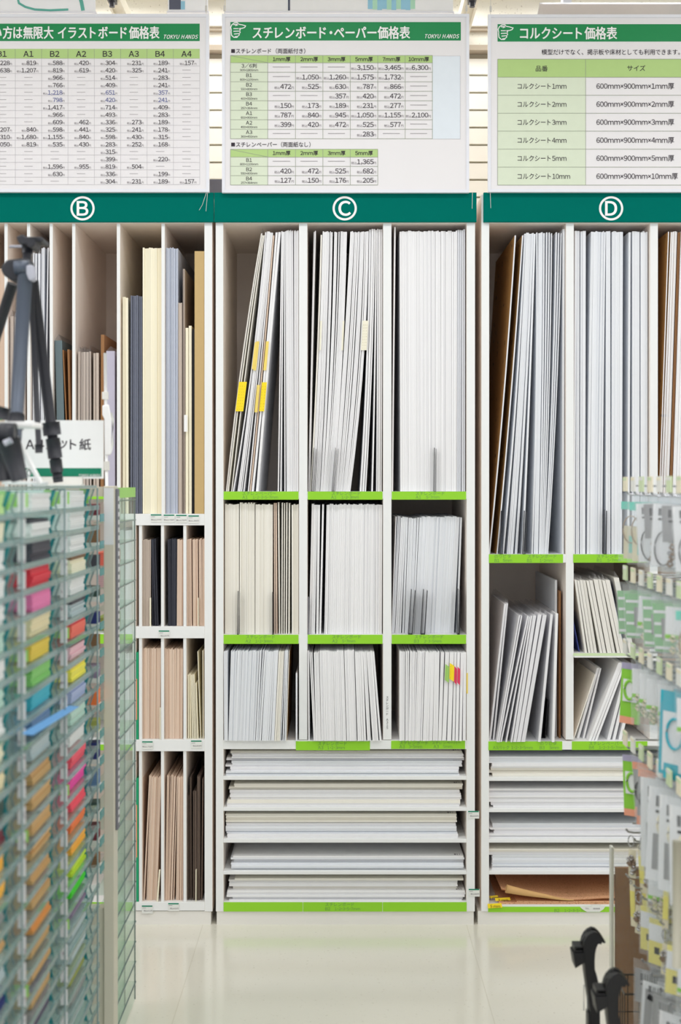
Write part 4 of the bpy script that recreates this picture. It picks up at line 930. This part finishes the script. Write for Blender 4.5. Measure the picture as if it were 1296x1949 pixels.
# one blue sheet sticking out
q = MB(); P0 = [(-.6108, 2.71, 1.047), (-.586, 2.71, 1.045), (-.588, 3.20, 1.022), (-.6108, 3.20, 1.024)]
q.add([(x, dY(d), z) for x, d, z in P0] + [(x, dY(d), z - .0008) for x, d, z in P0], [(0, 1, 2, 3), (7, 6, 5, 4), (0, 4, 5, 1), (1, 5, 6, 2), (2, 6, 7, 3), (3, 7, 4, 0)])
tag(q.build('paper_sheet', mat('paper_sky', (110, 168, 224), .6)), 'single sky blue sheet poking out of the clear tray rack', 'paper sheet')
# slotted steel upright behind the near trays
up = tag(empty('rack_upright', (-.612, dY(3.72), 0)), 'cream slotted steel upright at the end of the tray rack', 'upright')
xa, xb = at(197, 920, dY(3.68)).x, at(217, 920, dY(3.68)).x
q = MB(); q.box(xa, xb, dY(3.68), dY(3.74), 0, 1.517); q.box(xb, xb + .006, dY(3.70), dY(3.735), .62, 1.51, 1)
q.build('post', [alu, slot], up, bevel=.002)
q = MB(); z = 1.49
while z > .64:
    q.box(xb + .0055, xb + .0068, dY(3.709), dY(3.726), z - .012, z); z -= .0205
q.build('slots', mat('slot_light', (222, 222, 226), .4), up)
q = MB(); q.box(xa + .001, xb - .001, dY(3.6795), dY(3.6799), 1.365, 1.512); q.build('sticker', mat('worn_sticker', (222, 226, 228), .5, 0, .04, 12), up)
q = MB(); q.box(xa - .1, xa - .002, dY(3.69), dY(3.73), 1.49, 1.515); q.build('cross_rail', alu, up); q = MB(); q.box(xa - .1, xa - .002, dY(3.69), dY(3.73), .0, .42); q.build('kick_plate', alu, up)
# shelves seen edge-on between trays and upright
sr = tag(empty('cream_shelf_rack', (-.70, dY(3.9), 0)), 'cream shelf rack glimpsed between the clear trays and the cream upright', 'shelf rack')
MB().box(-.90, -.885, dY(3.615), dY(3.672), 0, 1.45).build('side_panel', plinthm, sr)
cc = ['maroon', 'brown', 'charcoal', 'dark green', 'navy', 'brown', 'mauve', 'orange', 'olive', 'navy', 'steel blue', 'dark green']
for k in range(14):
    z = 1.43 - .069 * k
    MB().box(-.885, -.612, dY(3.615), dY(3.672), z, z + .012).build('shelf', plinthm, sr)
    q = MB(); q.box(-.612, -.610, dY(3.615), dY(3.672), z - .004, z + .016).build('shelf_edge', acre, sr)
    q = MB(); h = R.uniform(.025, .045); q.box(-.86, -.620, dY(3.618), dY(3.668), z + .0123, z + .0123 + h)
    cn = cc[k % len(cc)]
    tag(q.build('paper_stack', paper(cn)), '%s paper stack on the cream shelf rack, %s shelf from the top' % (cn, ORD[k]), 'paper stack')
# far section: mostly empty clear trays
fr = tag(empty('clear_tray_unit', (-.68, dY(3.97), 0)), 'mostly empty clear tray unit beyond the cream upright', 'display rack')
fa = clear('acrylic_green', (243, 250, 246), 0.06, 0.06, 0.08); fe = mat('acrylic_edge_dull', (98, 116, 114), .3)
xo = -.598
q = MB(); q.box(xo - .003, xo, dY(3.80), dY(4.14), .02, 1.500, 0); q.box(xo - .003, xo + .0005, dY(4.14), dY(4.143), .02, 1.500, 1); q.build('front_panel', [fa, fe], fr)
q = MB(); q.box(xo - .02, xo - .0172, dY(3.80), dY(4.06), .02, 1.490, 0); q.box(xo - .0202, xo - .017, dY(4.06), dY(4.063), .02, 1.49, 1); q.build('inner_panel', [fa, fe], fr)
z = 1.475; tz = []
while z > .03:
    q = MB(); q.box(-.66, xo - .003, dY(3.80), dY(4.14), z, z + .003, 0); q.box(xo, xo + .003, dY(3.80), dY(4.14), z - .0005, z + .0025, 1); q.build('tray', [fa, fe], fr); tz.append(z); z -= .0585
q = MB(); q.box(xo + .0005, xo + .0012, dY(3.81), dY(4.14), 1.484, 1.512); q.build('green_label', lg, fr)
for k, (cn, z) in enumerate((('salmon', tz[3] + .0035), ('rose', tz[4] + .0035), ('olive', tz[6] + .0035))):
    q = MB(); q.box(-.655, xo - .024, dY(3.82), dY(4.02), z + .0, z + .035); tag(q.build('paper_stack', paper(cn)), '%s paper inside the mostly empty clear tray unit' % cn, 'paper stack')

# ------------------------------------------------------------------ things on the rack top
TZ = 1.5185
blk = mat('tripod_black', (44, 45, 52), .45, 0, .05, 20); gry = mat('tripod_grey', (84, 92, 106), .38, 0, .04, 20, metal=.3); lgt = mat('tripod_light_grey', (176, 178, 190), .4)
DT = 3.22
def tp(px, py, d=DT): return at(px, py, dY(d))
tr = tag(empty('camera_tripod', (tp(55, 918).x, dY(DT), TZ)), 'grey and black camera tripod standing on the tray rack', 'tripod')
def leg(a, b_, w0, w1, m1, joints):
    q = MB(); A, B2 = tp(*a), tp(*b_); q.tube([A, A.lerp(B2, .55), B2], [w0, w0 * .94, w1], 10); l = q.build('leg', m1, tr, smooth=True)
    q = MB()
    for t0, t1, w in joints: q.tube([A.lerp(B2, t0), A.lerp(B2, t1)], w, 10)
    if q.v: q.build('leg_lock', blk, l, smooth=True)
    q = MB(); q.tube([B2 - (B2 - A).normalized() * .012, B2], [w1 * 1.1, w1 * .8], 10); q.build('rubber_foot', blk, l)
leg((24, 540, 3.25), (-92, 905, 3.38), .0125, .010, blk, ((.62, .68, .014),))
leg((48, 522, 3.18), (24, 912, 3.0), .0165, .0125, gry, ((.70, .76, .018), (.9, .94, .015)))
leg((62, 535, 3.24), (111, 918, 3.26), .0135, .0115, blk, ((.70, .765, .0205), (.78, .88, .0165), (.885, .95, .0145)))
q = MB(); q.tube([tp(58, 520, 3.22), tp(74, 856, 3.22)], .0065, 10); q.tube([tp(73.2, 846, 3.22), tp(74.2, 862, 3.22)], .0085, 10); q.build('centre_column', blk, tr, smooth=True)
q = MB(); a = tp(32, 525); c = tp(58, 502)
q.prism([(tp(x, y).x, tp(x, y).z) for x, y in ((12, 508), (20, 499), (60, 495), (64, 520), (58, 538), (30, 540), (14, 528), (8, 517))], 'y', dY(3.18), dY(3.25)); q.build('shoulder', blk, tr, bevel=.006)
q = MB(); q.tube([tp(28, 510, 3.17), tp(58, 508, 3.17)], .016, 12); q.build('hinge_barrel', gry, tr, smooth=True)
q = MB(); q.prism([(tp(x, y, 3.16).x, tp(x, y, 3.16).z) for x, y in ((53, 507), (66, 506), (69, 530), (66, 537), (58, 536), (53, 522))], 'y', dY(3.14), dY(3.17)); q.build('hinge_cap', lgt, tr, bevel=.004)
q = MB(); q.tube([tp(52, 512), tp(52, 470)], .0105, 12); q.tube([tp(52, 482), tp(53, 462)], .013, 12); q.build('neck', blk, tr, smooth=True)
q = MB(); q.prism([(tp(x, y).x, tp(x, y).z) for x, y in ((38, 456), (50, 451), (56, 456), (86, 456), (90, 461), (86, 467), (74, 463), (72, 474), (64, 478), (56, 470), (48, 472), (42, 468))], 'y', dY(3.18), dY(3.25)); q.build('camera_head', blk, tr, bevel=.004)
q = MB(); q.tube([tp(42, 469), tp(18, 469.5)], .0032, 8); q.build('pan_handle', lgt, tr, smooth=True)
# folded black tripod leg lying against the rack front sign
gb = tag(empty('folded_tripod', (tp(22, 915).x, dY(2.86), TZ)), 'black folded mini tripod leaning beside the larger tripod at the left edge', 'tripod')
q = MB(); q.tube([tp(0, 826, 2.86), tp(30, 826, 2.86)], .022, 12); q.build('collar', blk, gb, smooth=True)
q = MB(); q.tube([tp(16, 838, 2.85), tp(38, 914, 2.85)], [.0245, .0165], 12); q.build('grip', blk, gb, smooth=True)
q = MB(); q.tube([tp(4, 840, 2.88), tp(14, 915, 2.88)], [.024, .017], 12); q.build('leg', blk, gb, smooth=True)
q = MB(); q.tube([tp(8, 844, 2.82), tp(22, 838, 2.82)], .0065, 8); q.build('ring', lgt, gb, smooth=True)
q = MB(); q.tube([tp(2, 798, 2.88), tp(8, 775, 2.88)], .014, 12); q.build('knob', blk, gb, smooth=True)
# white display plate on a slanted strut
pl = tag(empty('display_plate', (tp(30, 918, 2.98).x, dY(2.98), TZ)), 'white display plate on a slanted white strut in front of the tripod', 'display stand')
q = MB(); a, c = tp(-40, 815, 2.96), tp(74, 799, 2.96); q.box(a.x, c.x, dY(2.90), dY(3.0), a.z, c.z - .006); q.build('plate', printw, pl, bevel=.003)
q = MB(); q.tube([tp(20, 812, 2.99), tp(78, 921, 2.99)], .0055, 8); q.tube([tp(4, 918.5, 2.99), tp(92, 920, 2.99)], .004, 8); q.build('strut', printw, pl, smooth=True)
q = MB(); q.prism([(tp(x, y, 2.91).x, tp(x, y, 2.91).z) for x, y in ((-20, 776), (2, 776), (15, 800), (-20, 800))], 'y', dY(2.905), dY(2.909)); tag(q.build('green_card', bandg), 'small green card on the white display plate', 'card')
# sign card for cut paper
DS = 3.46; Ys = dY(DS)
sg = tag(empty('sign_card', (tp(110, 918, DS).x, Ys, TZ)), 'white sign card for A4 cut paper standing on the tray rack', 'sign')
def sp(px, py, Y=Ys): return at(px, py, Y)
a, c = sp(18, 911), sp(197, 800); MB().box(a.x, c.x, Ys, Ys + .003, a.z, c.z).build('card', printw, sg)
a, c = sp(20, 907), sp(193, 891); q = MB(); q.box(a.x, c.x, Ys - .0008, Ys - .0002, a.z, c.z); bb = q.build('footer_band', cardg, sg)
q = MB()
for ch, px in (('A', 57), ('4', 77), ('カ', 96), ('ッ', 120), ('ト', 139), ('紙', 162)): text(q, ch, px, 846, 23 if ch > 'z' else 24, Ys - .0006, bold=.012)
q.build('lettering', ink, sg)
q = MB(); text(q, 'TOKYU HANDS', 191, 905, 6.5, Ys - .0012, 'R', width=41, bold=.04, shear=.35); hand(q, 50, 892, .2, Ys - .0012, 0); q.build('footer_lettering', printw, bb)
q = MB(); a, c = sp(77, 919), sp(158, 908); q.box(a.x, c.x, Ys - .03, Ys + .02, TZ, TZ + .004); q.box(a.x, c.x, Ys - .012, Ys - .001, TZ + .004, c.z); q.build('holder', plinthm, sg)
# white clip pole on the upright
DC = 3.70; Yc = dY(DC)
cp = tag(empty('clip_pole', (at(203, 920, Yc).x, Yc, 1.517)), 'white pole with a plastic clip standing on the cream upright', 'pole')
def cq(px, py): return at(px, py, Yc)
q = MB(); q.tube([cq(203, 925.5), cq(200, 672)], .0042, 8); q.build('pole', printw, cp, smooth=True)
q = MB(); q.prism([(cq(x, y).x, cq(x, y).z) for x, y in ((196, 772), (208, 770), (211, 786), (213, 800), (212, 866), (201, 867), (201, 800), (196, 790))], 'y', Yc - .014, Yc - .004); q.build('clip_body', printw, cp, bevel=.003)
q = MB(); q.tube([cq(211, 786), cq(215, 800), cq(214, 846), cq(210, 862)], .0032, 8); q.build('clip_lever', cardw, cp, smooth=True)
q = MB(); q.box(cq(195, 760).x, cq(206, 760).x, Yc - .008, Yc + .004, cq(0, 760).z, cq(0, 746).z); q.box(cq(199, 900).x, cq(208, 900).x, Yc - .008, Yc + .004, cq(0, 895).z, cq(0, 878).z); q.build('band', plinthm, cp)

# ------------------------------------------------------------------ right foreground: hook wall with hanging packs
XW, XT = .885, .715
hw = tag(empty('hook_wall', (XW, dY(3.2), 0)), 'cream gondola wall with chrome hooks at the right edge', 'display rack')
MB().box(XW, XW + .03, dY(2.3), dY(3.66), .02, 1.52).build('panel', plinthm, hw)
MB().box(XW - .012, XW + .045, dY(3.66), dY(3.70), 0, 1.53).build('post', alu, hw, bevel=.002)
MB().box(XW - .22, XW + .03, dY(2.3), dY(3.2), 0.0, .09).build('base', plinthm, hw)
chrome = mat('chrome', (206, 208, 214), .18, 0, .02, 20, metal=.95)
pouch = clear('pouch_film', (252, 253, 254), .16, .09, .14)
tagm = [mat('holder_cream', (238, 230, 206), .5), mat('holder_green', (208, 224, 184), .5), mat('holder_white', (232, 232, 228), .5)]
def hook_proto(i, holder=True):
    e = empty('display_hook', (0, 0, 0)); L = XW - XT
    q = MB(); q.tube([(L - .001, 0, 0), (.02, 0, .001), (.006, 0, .003), (0, 0, .010)], .0028, 8); q.tube([(L - .001, 0, .022), (.016, 0, .024)], .0022, 8); q.build('rod', chrome, e, smooth=True)
    q = MB()
    if holder: q.box(-.004, .0, -.022, .022, .010, .046); q.box(-.0045, -.004, -.020, .020, .037, .044, 1).build('price_holder', [tagm[i % 3], tagm[(i + 1) % 3]], e)
    q = MB(); q.box(L - .005, L - .001, -.012, .012, -.012, .036); q.build('back_clip', steel, e)
    return e
HP = [hook_proto(i) for i in range(3)] + [hook_proto(3, False)]
ms = dict(card_white=mat('pack_white', (232, 233, 236), .4, .02, .03, 20), card_teal=mat('pack_teal', (126, 206, 190), .4), card_green=mat('pack_green', (150, 196, 152), .45, 0, .08, 30), card_lime=mat('pack_lime', (142, 206, 70), .45, 0, .1, 25),
          card_grey=mat('pack_grey', (160, 160, 162), .45, .04, .12, 30), card_blue=mat('pack_blue', (60, 178, 198), .4), card_yellow=mat('pack_yellow', (232, 222, 130), .5, .05, .08, 30), card_cream=mat('pack_cream', (226, 218, 192), .5, .06, .08, 30), card_brown=mat('pack_brown', (140, 118, 100), .5, .1, .2, 40),
          black=mat('pack_black', (34, 34, 40), .45), silver=mat('pack_silver', (186, 186, 188), .25, 0, .05, 20, metal=.7), orange=mat('pack_orange', (238, 164, 136), .5), purple=mat('pack_purple', (172, 166, 194), .5), cord=mat('pack_cord', (170, 150, 130), .6))
def pack(kind, w, h):
    """a hanging pack, hole at the origin, front facing -Y"""
    e = empty('hang_pack', (0, 0, 0)); t = .0012
    def card(m, y0=-h + .012, y1=-.014, i=.005):
        q = MB(); q.box(-w/2 + i, w/2 - i, -t/2, t/2, y0, y1); return q.build('card', ms[m], e)
    def bag(bulge=.010):
        q = MB(); N = 8
        rows = []
        for j in range(N + 1):
            z = .008 - (h + .008) * j / N; b = bulge * math.sin(math.pi * max(0, (j - 1.2) / (N - 1.2))) if j > 1 else .0006
            rows.append([(-w/2, 0, z), (-w*.25, -b - .0006, z), (w*.25, -b * .8 - .0006, z), (w/2, 0, z)])
        for s_ in (1, -1):
            o = len(q.v)
            for rw in rows: q.v += [Vector((x, y * s_ * (1 if s_ == 1 else .3) - (0 if s_ == 1 else -.0008), z)) for x, y, z in rw]
            for j in range(N):
                for k in range(3):
                    f = [o + j*4 + k, o + j*4 + k + 1, o + j*4 + 5 + k, o + j*4 + 4 + k]; q.f.append(f if s_ == -1 else f[::-1]); q.m.append(0)
        q.build('pouch', pouch, e, smooth=True)
    def patch(name, m, x0, x1, z0, z1, y=-.0012):
        q = MB(); q.box(x0 * w, x1 * w, y - .0004, y, z0 * h, z1 * h); q.build(name, ms[m], e)
    def bars():
        q = MB(); x = -.25
        while x < .28: q.box(x * w, (x + .03) * w, -.0018, -.0012, -.24 * h, -.14 * h); x += R.choice((.05, .06, .08))
        q.box(-.25 * w, .3 * w, -.0018, -.0012, -.30 * h, -.275 * h); q.build('barcode', ms['black'], e)
    def ring(zc, r, m, r2=.0028):
        q = MB(); q.tube([(r * math.cos(a * math.pi / 10), -.005, zc * h + 1.5 * r * math.sin(a * math.pi / 10)) for a in range(20)], r2, 6, closed=True); q.build('cord_ring', ms[m], e, smooth=True)
    def bead(n, m, r):
        q = MB()
        for k in range(n):
            x, z = R.uniform(-.3, .3) * w, R.uniform(-.85, -.5) * h
            q.tube([(x - r, -.004, z), (x - r * .4, -.004, z + r * .8), (x + r * .6, -.004, z + r * .5), (x + r, -.004, z - r * .3), (x, -.004, z - r)], r * .42, 6, closed=True)
        q.build('parts', ms[m], e, smooth=True)
    if kind == 'teal': patch('header', 'card_teal', -.4, .4, -.2, -.08); card('card_cream', -h * .95, -h * .45, .015); ring(-.5, w * .3, 'cord', .0016); patch('strip', 'card_teal', -.1, .2, -.86, -.6); bag()
    elif kind == 'ring': card('card_white'); bars(); ring(-.68, w * .3, 'black', .0013); bead(3, 'silver', .005); bag()
    elif kind == 'greybag': card('card_grey', -h * .55); bars(); bead(8, 'card_brown', .007); bag(.014)
    elif kind == 'greenstripe':
        card('card_green')
        for k in range(4): patch('stripe', 'card_white', -.42, .42, -.27 - .2 * k, -.22 - .2 * k)
        patch('picture', 'card_grey', -.2, .3, -.7, -.35, -.0018); bag(.008)
    elif kind == 'lime': card('card_lime'); patch('header', 'purple', -.42, .42, -.16, -.07); patch('blister', 'card_white', -.3, .3, -.62, -.3, -.004); patch('footer', 'orange', -.42, .2, -.94, -.84); ring(-.45, w * .22, 'card_lime', .004)
    elif kind == 'small': card('card_white', -h * .6); patch('header', 'card_yellow', .1, .42, -.26, -.16); patch('stripe', 'card_lime', -.42, .42, -.56, -.5); bead(6, 'card_cream', .007); bag(.012)
    elif kind == 'blue': card('card_blue'); patch('window', 'card_white', -.36, .36, -.9, -.28); ring(-.5, w * .22, 'card_blue', .003); patch('foot', 'card_blue', -.3, .1, -.98, -.82, -.0018); bag(.006)
    elif kind == 'tall': card('card_white'); bars(); patch('print', 'card_grey', -.3, .2, -.84, -.5); ring(-.4, w * .16, 'card_cream', .005); patch('logo', 'black', .0, .2, -.95, -.88); bag()
    elif kind == 'tag': card('card_cream', -h, -.002, 0); patch('print', 'card_yellow', -.45, .45, -.8, -.25); ring(-.06, w * .2, 'silver', .0012)
    elif kind == 'chain': card('card_cream', -h * .98, -h * .35, .004); bead(9, 'card_brown', .005); ring(-.15, w * .3, 'silver', .0016); bead(4, 'silver', .006)
    elif kind == 'yellow': card('card_yellow'); patch('print', 'card_white', -.4, .4, -.5, -.2); patch('mark', 'black', -.1, .15, -.72, -.6); bag(.008)
    elif kind == 'blackpart': card('card_white'); patch('window', 'card_grey', -.34, .34, -.9, -.2); q = MB(); q.tube([(-.2 * w, -.006, -.3 * h), (.1 * w, -.006, -.34 * h), (.05 * w, -.006, -.62 * h), (.2 * w, -.006, -.66 * h)], .007, 8); q.build('black_part', ms['black'], e, smooth=True); bars(); bag(.016)
    elif kind == 'dark': card('card_grey'); patch('header', 'orange', -.42, .42, -.2, -.08); ring(-.55, w * .26, 'black', .004); patch('foot', 'orange', -.42, .42, -.96, -.82); bag(.008)
    return e
PW = {'teal': (.075, .165), 'ring': (.085, .165), 'greybag': (.085, .17), 'greenstripe': (.095, .135), 'lime': (.07, .175), 'small': (.062, .15), 'blue': (.10, .21), 'tall': (.10, .235), 'tag': (.016, .12), 'chain': (.03, .11), 'yellow': (.055, .13), 'blackpart': (.085, .15), 'dark': (.06, .15)}
DESC = {'teal': 'clear pack of cord with teal header', 'ring': 'white carded pack holding a dark ring', 'greybag': 'clear bag of small brown findings', 'greenstripe': 'green and white striped pack', 'lime': 'lime green blister card with orange foot', 'small': 'small white pack with a yellow corner', 'blue': 'turquoise framed pack',
        'tall': 'tall white pack with barcode', 'tag': 'narrow cream tag', 'chain': 'pack of brown beads and chains', 'yellow': 'pale yellow card pack', 'blackpart': 'clear pack with a bent black part', 'dark': 'grey pack with orange ends'}
ROWN = ['top hook row', 'second hook row', 'third hook row', 'fourth hook row', 'fifth hook row', 'sixth hook row', 'lowest hook row']
ROWS = [(1.494, ['teal', 'teal', 'ring', 'greybag', 'ring', 'greybag', 'ring']), (1.272, ['greenstripe', 'greenstripe', 'small', 'greenstripe', 'greenstripe', 'small', 'teal']),
        (1.088, ['lime', 'small', 'small', 'small', 'small', 'blue', 'small']), (.858, ['lime', 'dark', 'dark', 'tall', 'tall', 'tall', 'tall']),
        (.648, ['chain', 'tag', 'chain', 'small', 'tag', 'chain', 'yellow']), (.535, ['tag', 'chain', 'yellow', 'yellow', 'chain', 'yellow', 'small']), (.385, ['blackpart', 'blackpart', 'greybag', 'blackpart', 'greybag', 'tall', 'greybag'])]
PROTO = {}; used = set(); hk = set()
for ri, (z, kinds) in enumerate(ROWS):
    for hi, kind in enumerate(kinds):
        d = 3.56 - .095 * hi
        if ri == 6 and hi < 2: continue
        i = (ri + hi * 2) % 3 if ri < 4 else 3; h_ = HP[i] if i not in hk else copy_tree(HP[i]); hk.add(i)
        h_.location = (XT, dY(d), z); ht = ('with a cream price holder', 'with a pale green price holder', 'with a white price holder', 'without price holder')[i]; tag(h_, 'chrome display hook %s in the %s' % (ht, ROWN[ri]), 'display hook', 'display hooks %s, %s' % (ht, ROWN[ri]))
        if kind not in PROTO: PROTO[kind] = pack(kind, *PW[kind])
        n = 3 if kind not in ('tag', 'chain') else 4
        for k in range(n):
            o = PROTO[kind] if kind not in used else copy_tree(PROTO[kind]); used.add(kind)
            xx = XT + .016 + (.034 if n == 3 else .03) * k
            o.location = (xx, dY(d) + R.uniform(-.003, .003), z - .003)
            o.rotation_euler = (R.uniform(-.05, .05), R.uniform(-.05, .05), -math.radians(44 + R.uniform(-10, 10)))
            tag(o, '%s in the %s of the right rack' % (DESC[kind], ROWN[ri]), 'hanging pack', '%s, %s' % (kind, ROWN[ri]))
# cardboard sheet in a clear sleeve below the hooks
DB = 3.76
e = MB(); a, c = at(1172, 920, dY(DB)).x, at(1262, 920, dY(DB)).x; zt = at(648, 1652, dY(DB)).z
e.box(a, c, dY(DB), dY(DB) + .012, 0, zt); cb = e.build('cardboard_sheet', mat('cardboard', (138, 96, 54), .75, 0, .04, 12, stretch=(1, 1, 14)))
tag(cb, 'brown cardboard sheet standing in a clear sleeve below the hanging packs', 'cardboard')
q = MB(); a2 = at(1165, 920, dY(DB)).x; zt2 = at(648, 1612, dY(DB)).z; q.box(a2, c + .01, dY(DB) - .006, dY(DB) - .003, 0, zt2).box(a2 - .003, a2 + .004, dY(DB) - .006, dY(DB) + .02, 0, zt2, 1); q.build('clear_sleeve', [clear('sleeve_haze', (252, 251, 247), .06, .05, .1), mat('sleeve_edge', (206, 206, 196), .3)], cb)
# long pale tube packs at the near end of the wall
for k, (px, d) in enumerate(((1290, 2.86), )):
    p = at(px, 1600, dY(d)); q = MB(); q.tube([(p.x, p.y, p.z), (p.x, p.y, p.z - .255)], .011, 12); tag(q.build('tube_pack', mat('pale_tube', (190, 186, 170), .35), smooth=True), 'long pale tube hanging at the near end of the right rack', 'tube')
# wire basket low on the wall
wb = tag(empty('wire_basket', (.78, dY(3.38), .36)), 'dark wire basket low on the right rack in front of the cardboard', 'basket')
wm = mat('basket_wire', (70, 64, 58), .35, 0, .05, 20, metal=.5)
x0, x1, y0, y1, z0, z1 = .70, XW - .005, dY(3.50), dY(3.64), .08, .265
q = MB(); q.tube([(x0, y0, z1), (x1, y0, z1), (x1, y1, z1), (x0, y1, z1)], .0028, 8, closed=True); q.build('rim', wm, wb)
q = MB()
for i in range(6):
    x = x0 + (x1 - x0) * i / 5
    q.tube([(x, y0, z1), (x, y0, z0), (x, y1, z0), (x, y1, z1)], .0016, 6)
for i in range(6):
    y = y0 + (y1 - y0) * i / 5
    q.tube([(x0, y, z1), (x0, y, z0), (x1, y, z0), (x1, y, z1)], .0016, 6)
q.tube([(x0, y0, .17), (x1, y0, .17), (x1, y1, .17), (x0, y1, .17)], .0016, 6, closed=True); q.build('wire_mesh', wm, wb)
# black plastic hook stands on the floor
plk = mat('black_plastic', (19, 19, 22), .42, 0, .05, 30)
def prof(d):
    def u(x, y): p = at(1060 + x / 5.49, 1700 + y / 5.49, dY(d)); return (p.x, p.z)
    arc_o = [(272, 560), (284, 510), (308, 462), (345, 425), (390, 405), (430, 418), (470, 455), (497, 492), (512, 522), (490, 527), (470, 515), (466, 540), (432, 533), (412, 580), (400, 640), (396, 720), (398, 800), (418, 862), (440, 960), (450, 1100), (452, 1400)]
    stem = [(368, 1400), (350, 1250), (320, 1000), (300, 860), (288, 735)]
    return u, arc_o, stem
def hook_stand(dx, dd, label):
    u, A, B2 = prof(3.3)
    e = tag(empty('hook_stand', (.575 + dx, dY(3.3 + dd), 0)), label, 'hook stand')
    sh = lambda pts: [(u(*p)[0] + dx, u(*p)[1]) for p in pts]
    y0 = dY(3.3 + dd)
    out = sh(A) + sh(B2); zmin = min(p[1] for p in out)
    q = MB(); q.prism(out[::-1], 'y', y0, y0 + .014); q.prism(out[::-1], 'y', y0 + .030, y0 + .044); q.build('hook_arm', plk, e, bevel=.0015)
    inn = [((p[0] - .003) if i < 8 else p[0], p[1] - .004) for i, p in enumerate(sh(A)[1:8] + sh(A)[12:] + sh(B2))]
    q = MB(); q.prism(inn[::-1], 'y', y0 + .014, y0 + .030); q.build('rib', plk, e)
    q = MB(); q.prism(sh([(165, 625), (285, 620), (288, 722), (190, 782)])[::-1], 'y', y0 - .004, y0 + .046); q.prism(sh([(185, 560), (272, 560), (272, 575), (200, 575), (200, 598), (272, 598), (272, 621), (185, 621)])[::-1], 'y', y0, y0 + .044); q.build('thumb_block', plk, e, bevel=.0012)
    q = MB(); xs_ = [p[0] for p in sh([(330, 1300), (450, 1300)])]; q.box(xs_[0], xs_[1], y0 + .004, y0 + .040, .02, zmin + .03); q.build('post', plk, e, bevel=.002)
    q = MB(); q.box(xs_[0] - .05, xs_[1] + .02, y0 - .06, y0 + .1, 0, .02); q.build('foot', plk, e, bevel=.004)
    q = MB(); wx = u(296, 0)[0] + dx; q.tube([(wx, y0 + .02, u(0, 1260)[1]), (wx, y0 + .02, u(0, 992)[1]), (wx + .008, y0 + .02, u(0, 992)[1]), (wx + .008, y0 + .02, u(0, 1260)[1])], .0014, 6); q.build('wire_loop', chrome, e)
    return e
hook_stand(0, 0, 'black plastic hook stand, the farther one, below the right rack')
hook_stand(.0, -.28, 'black plastic hook stand, the nearer one, below the right rack')
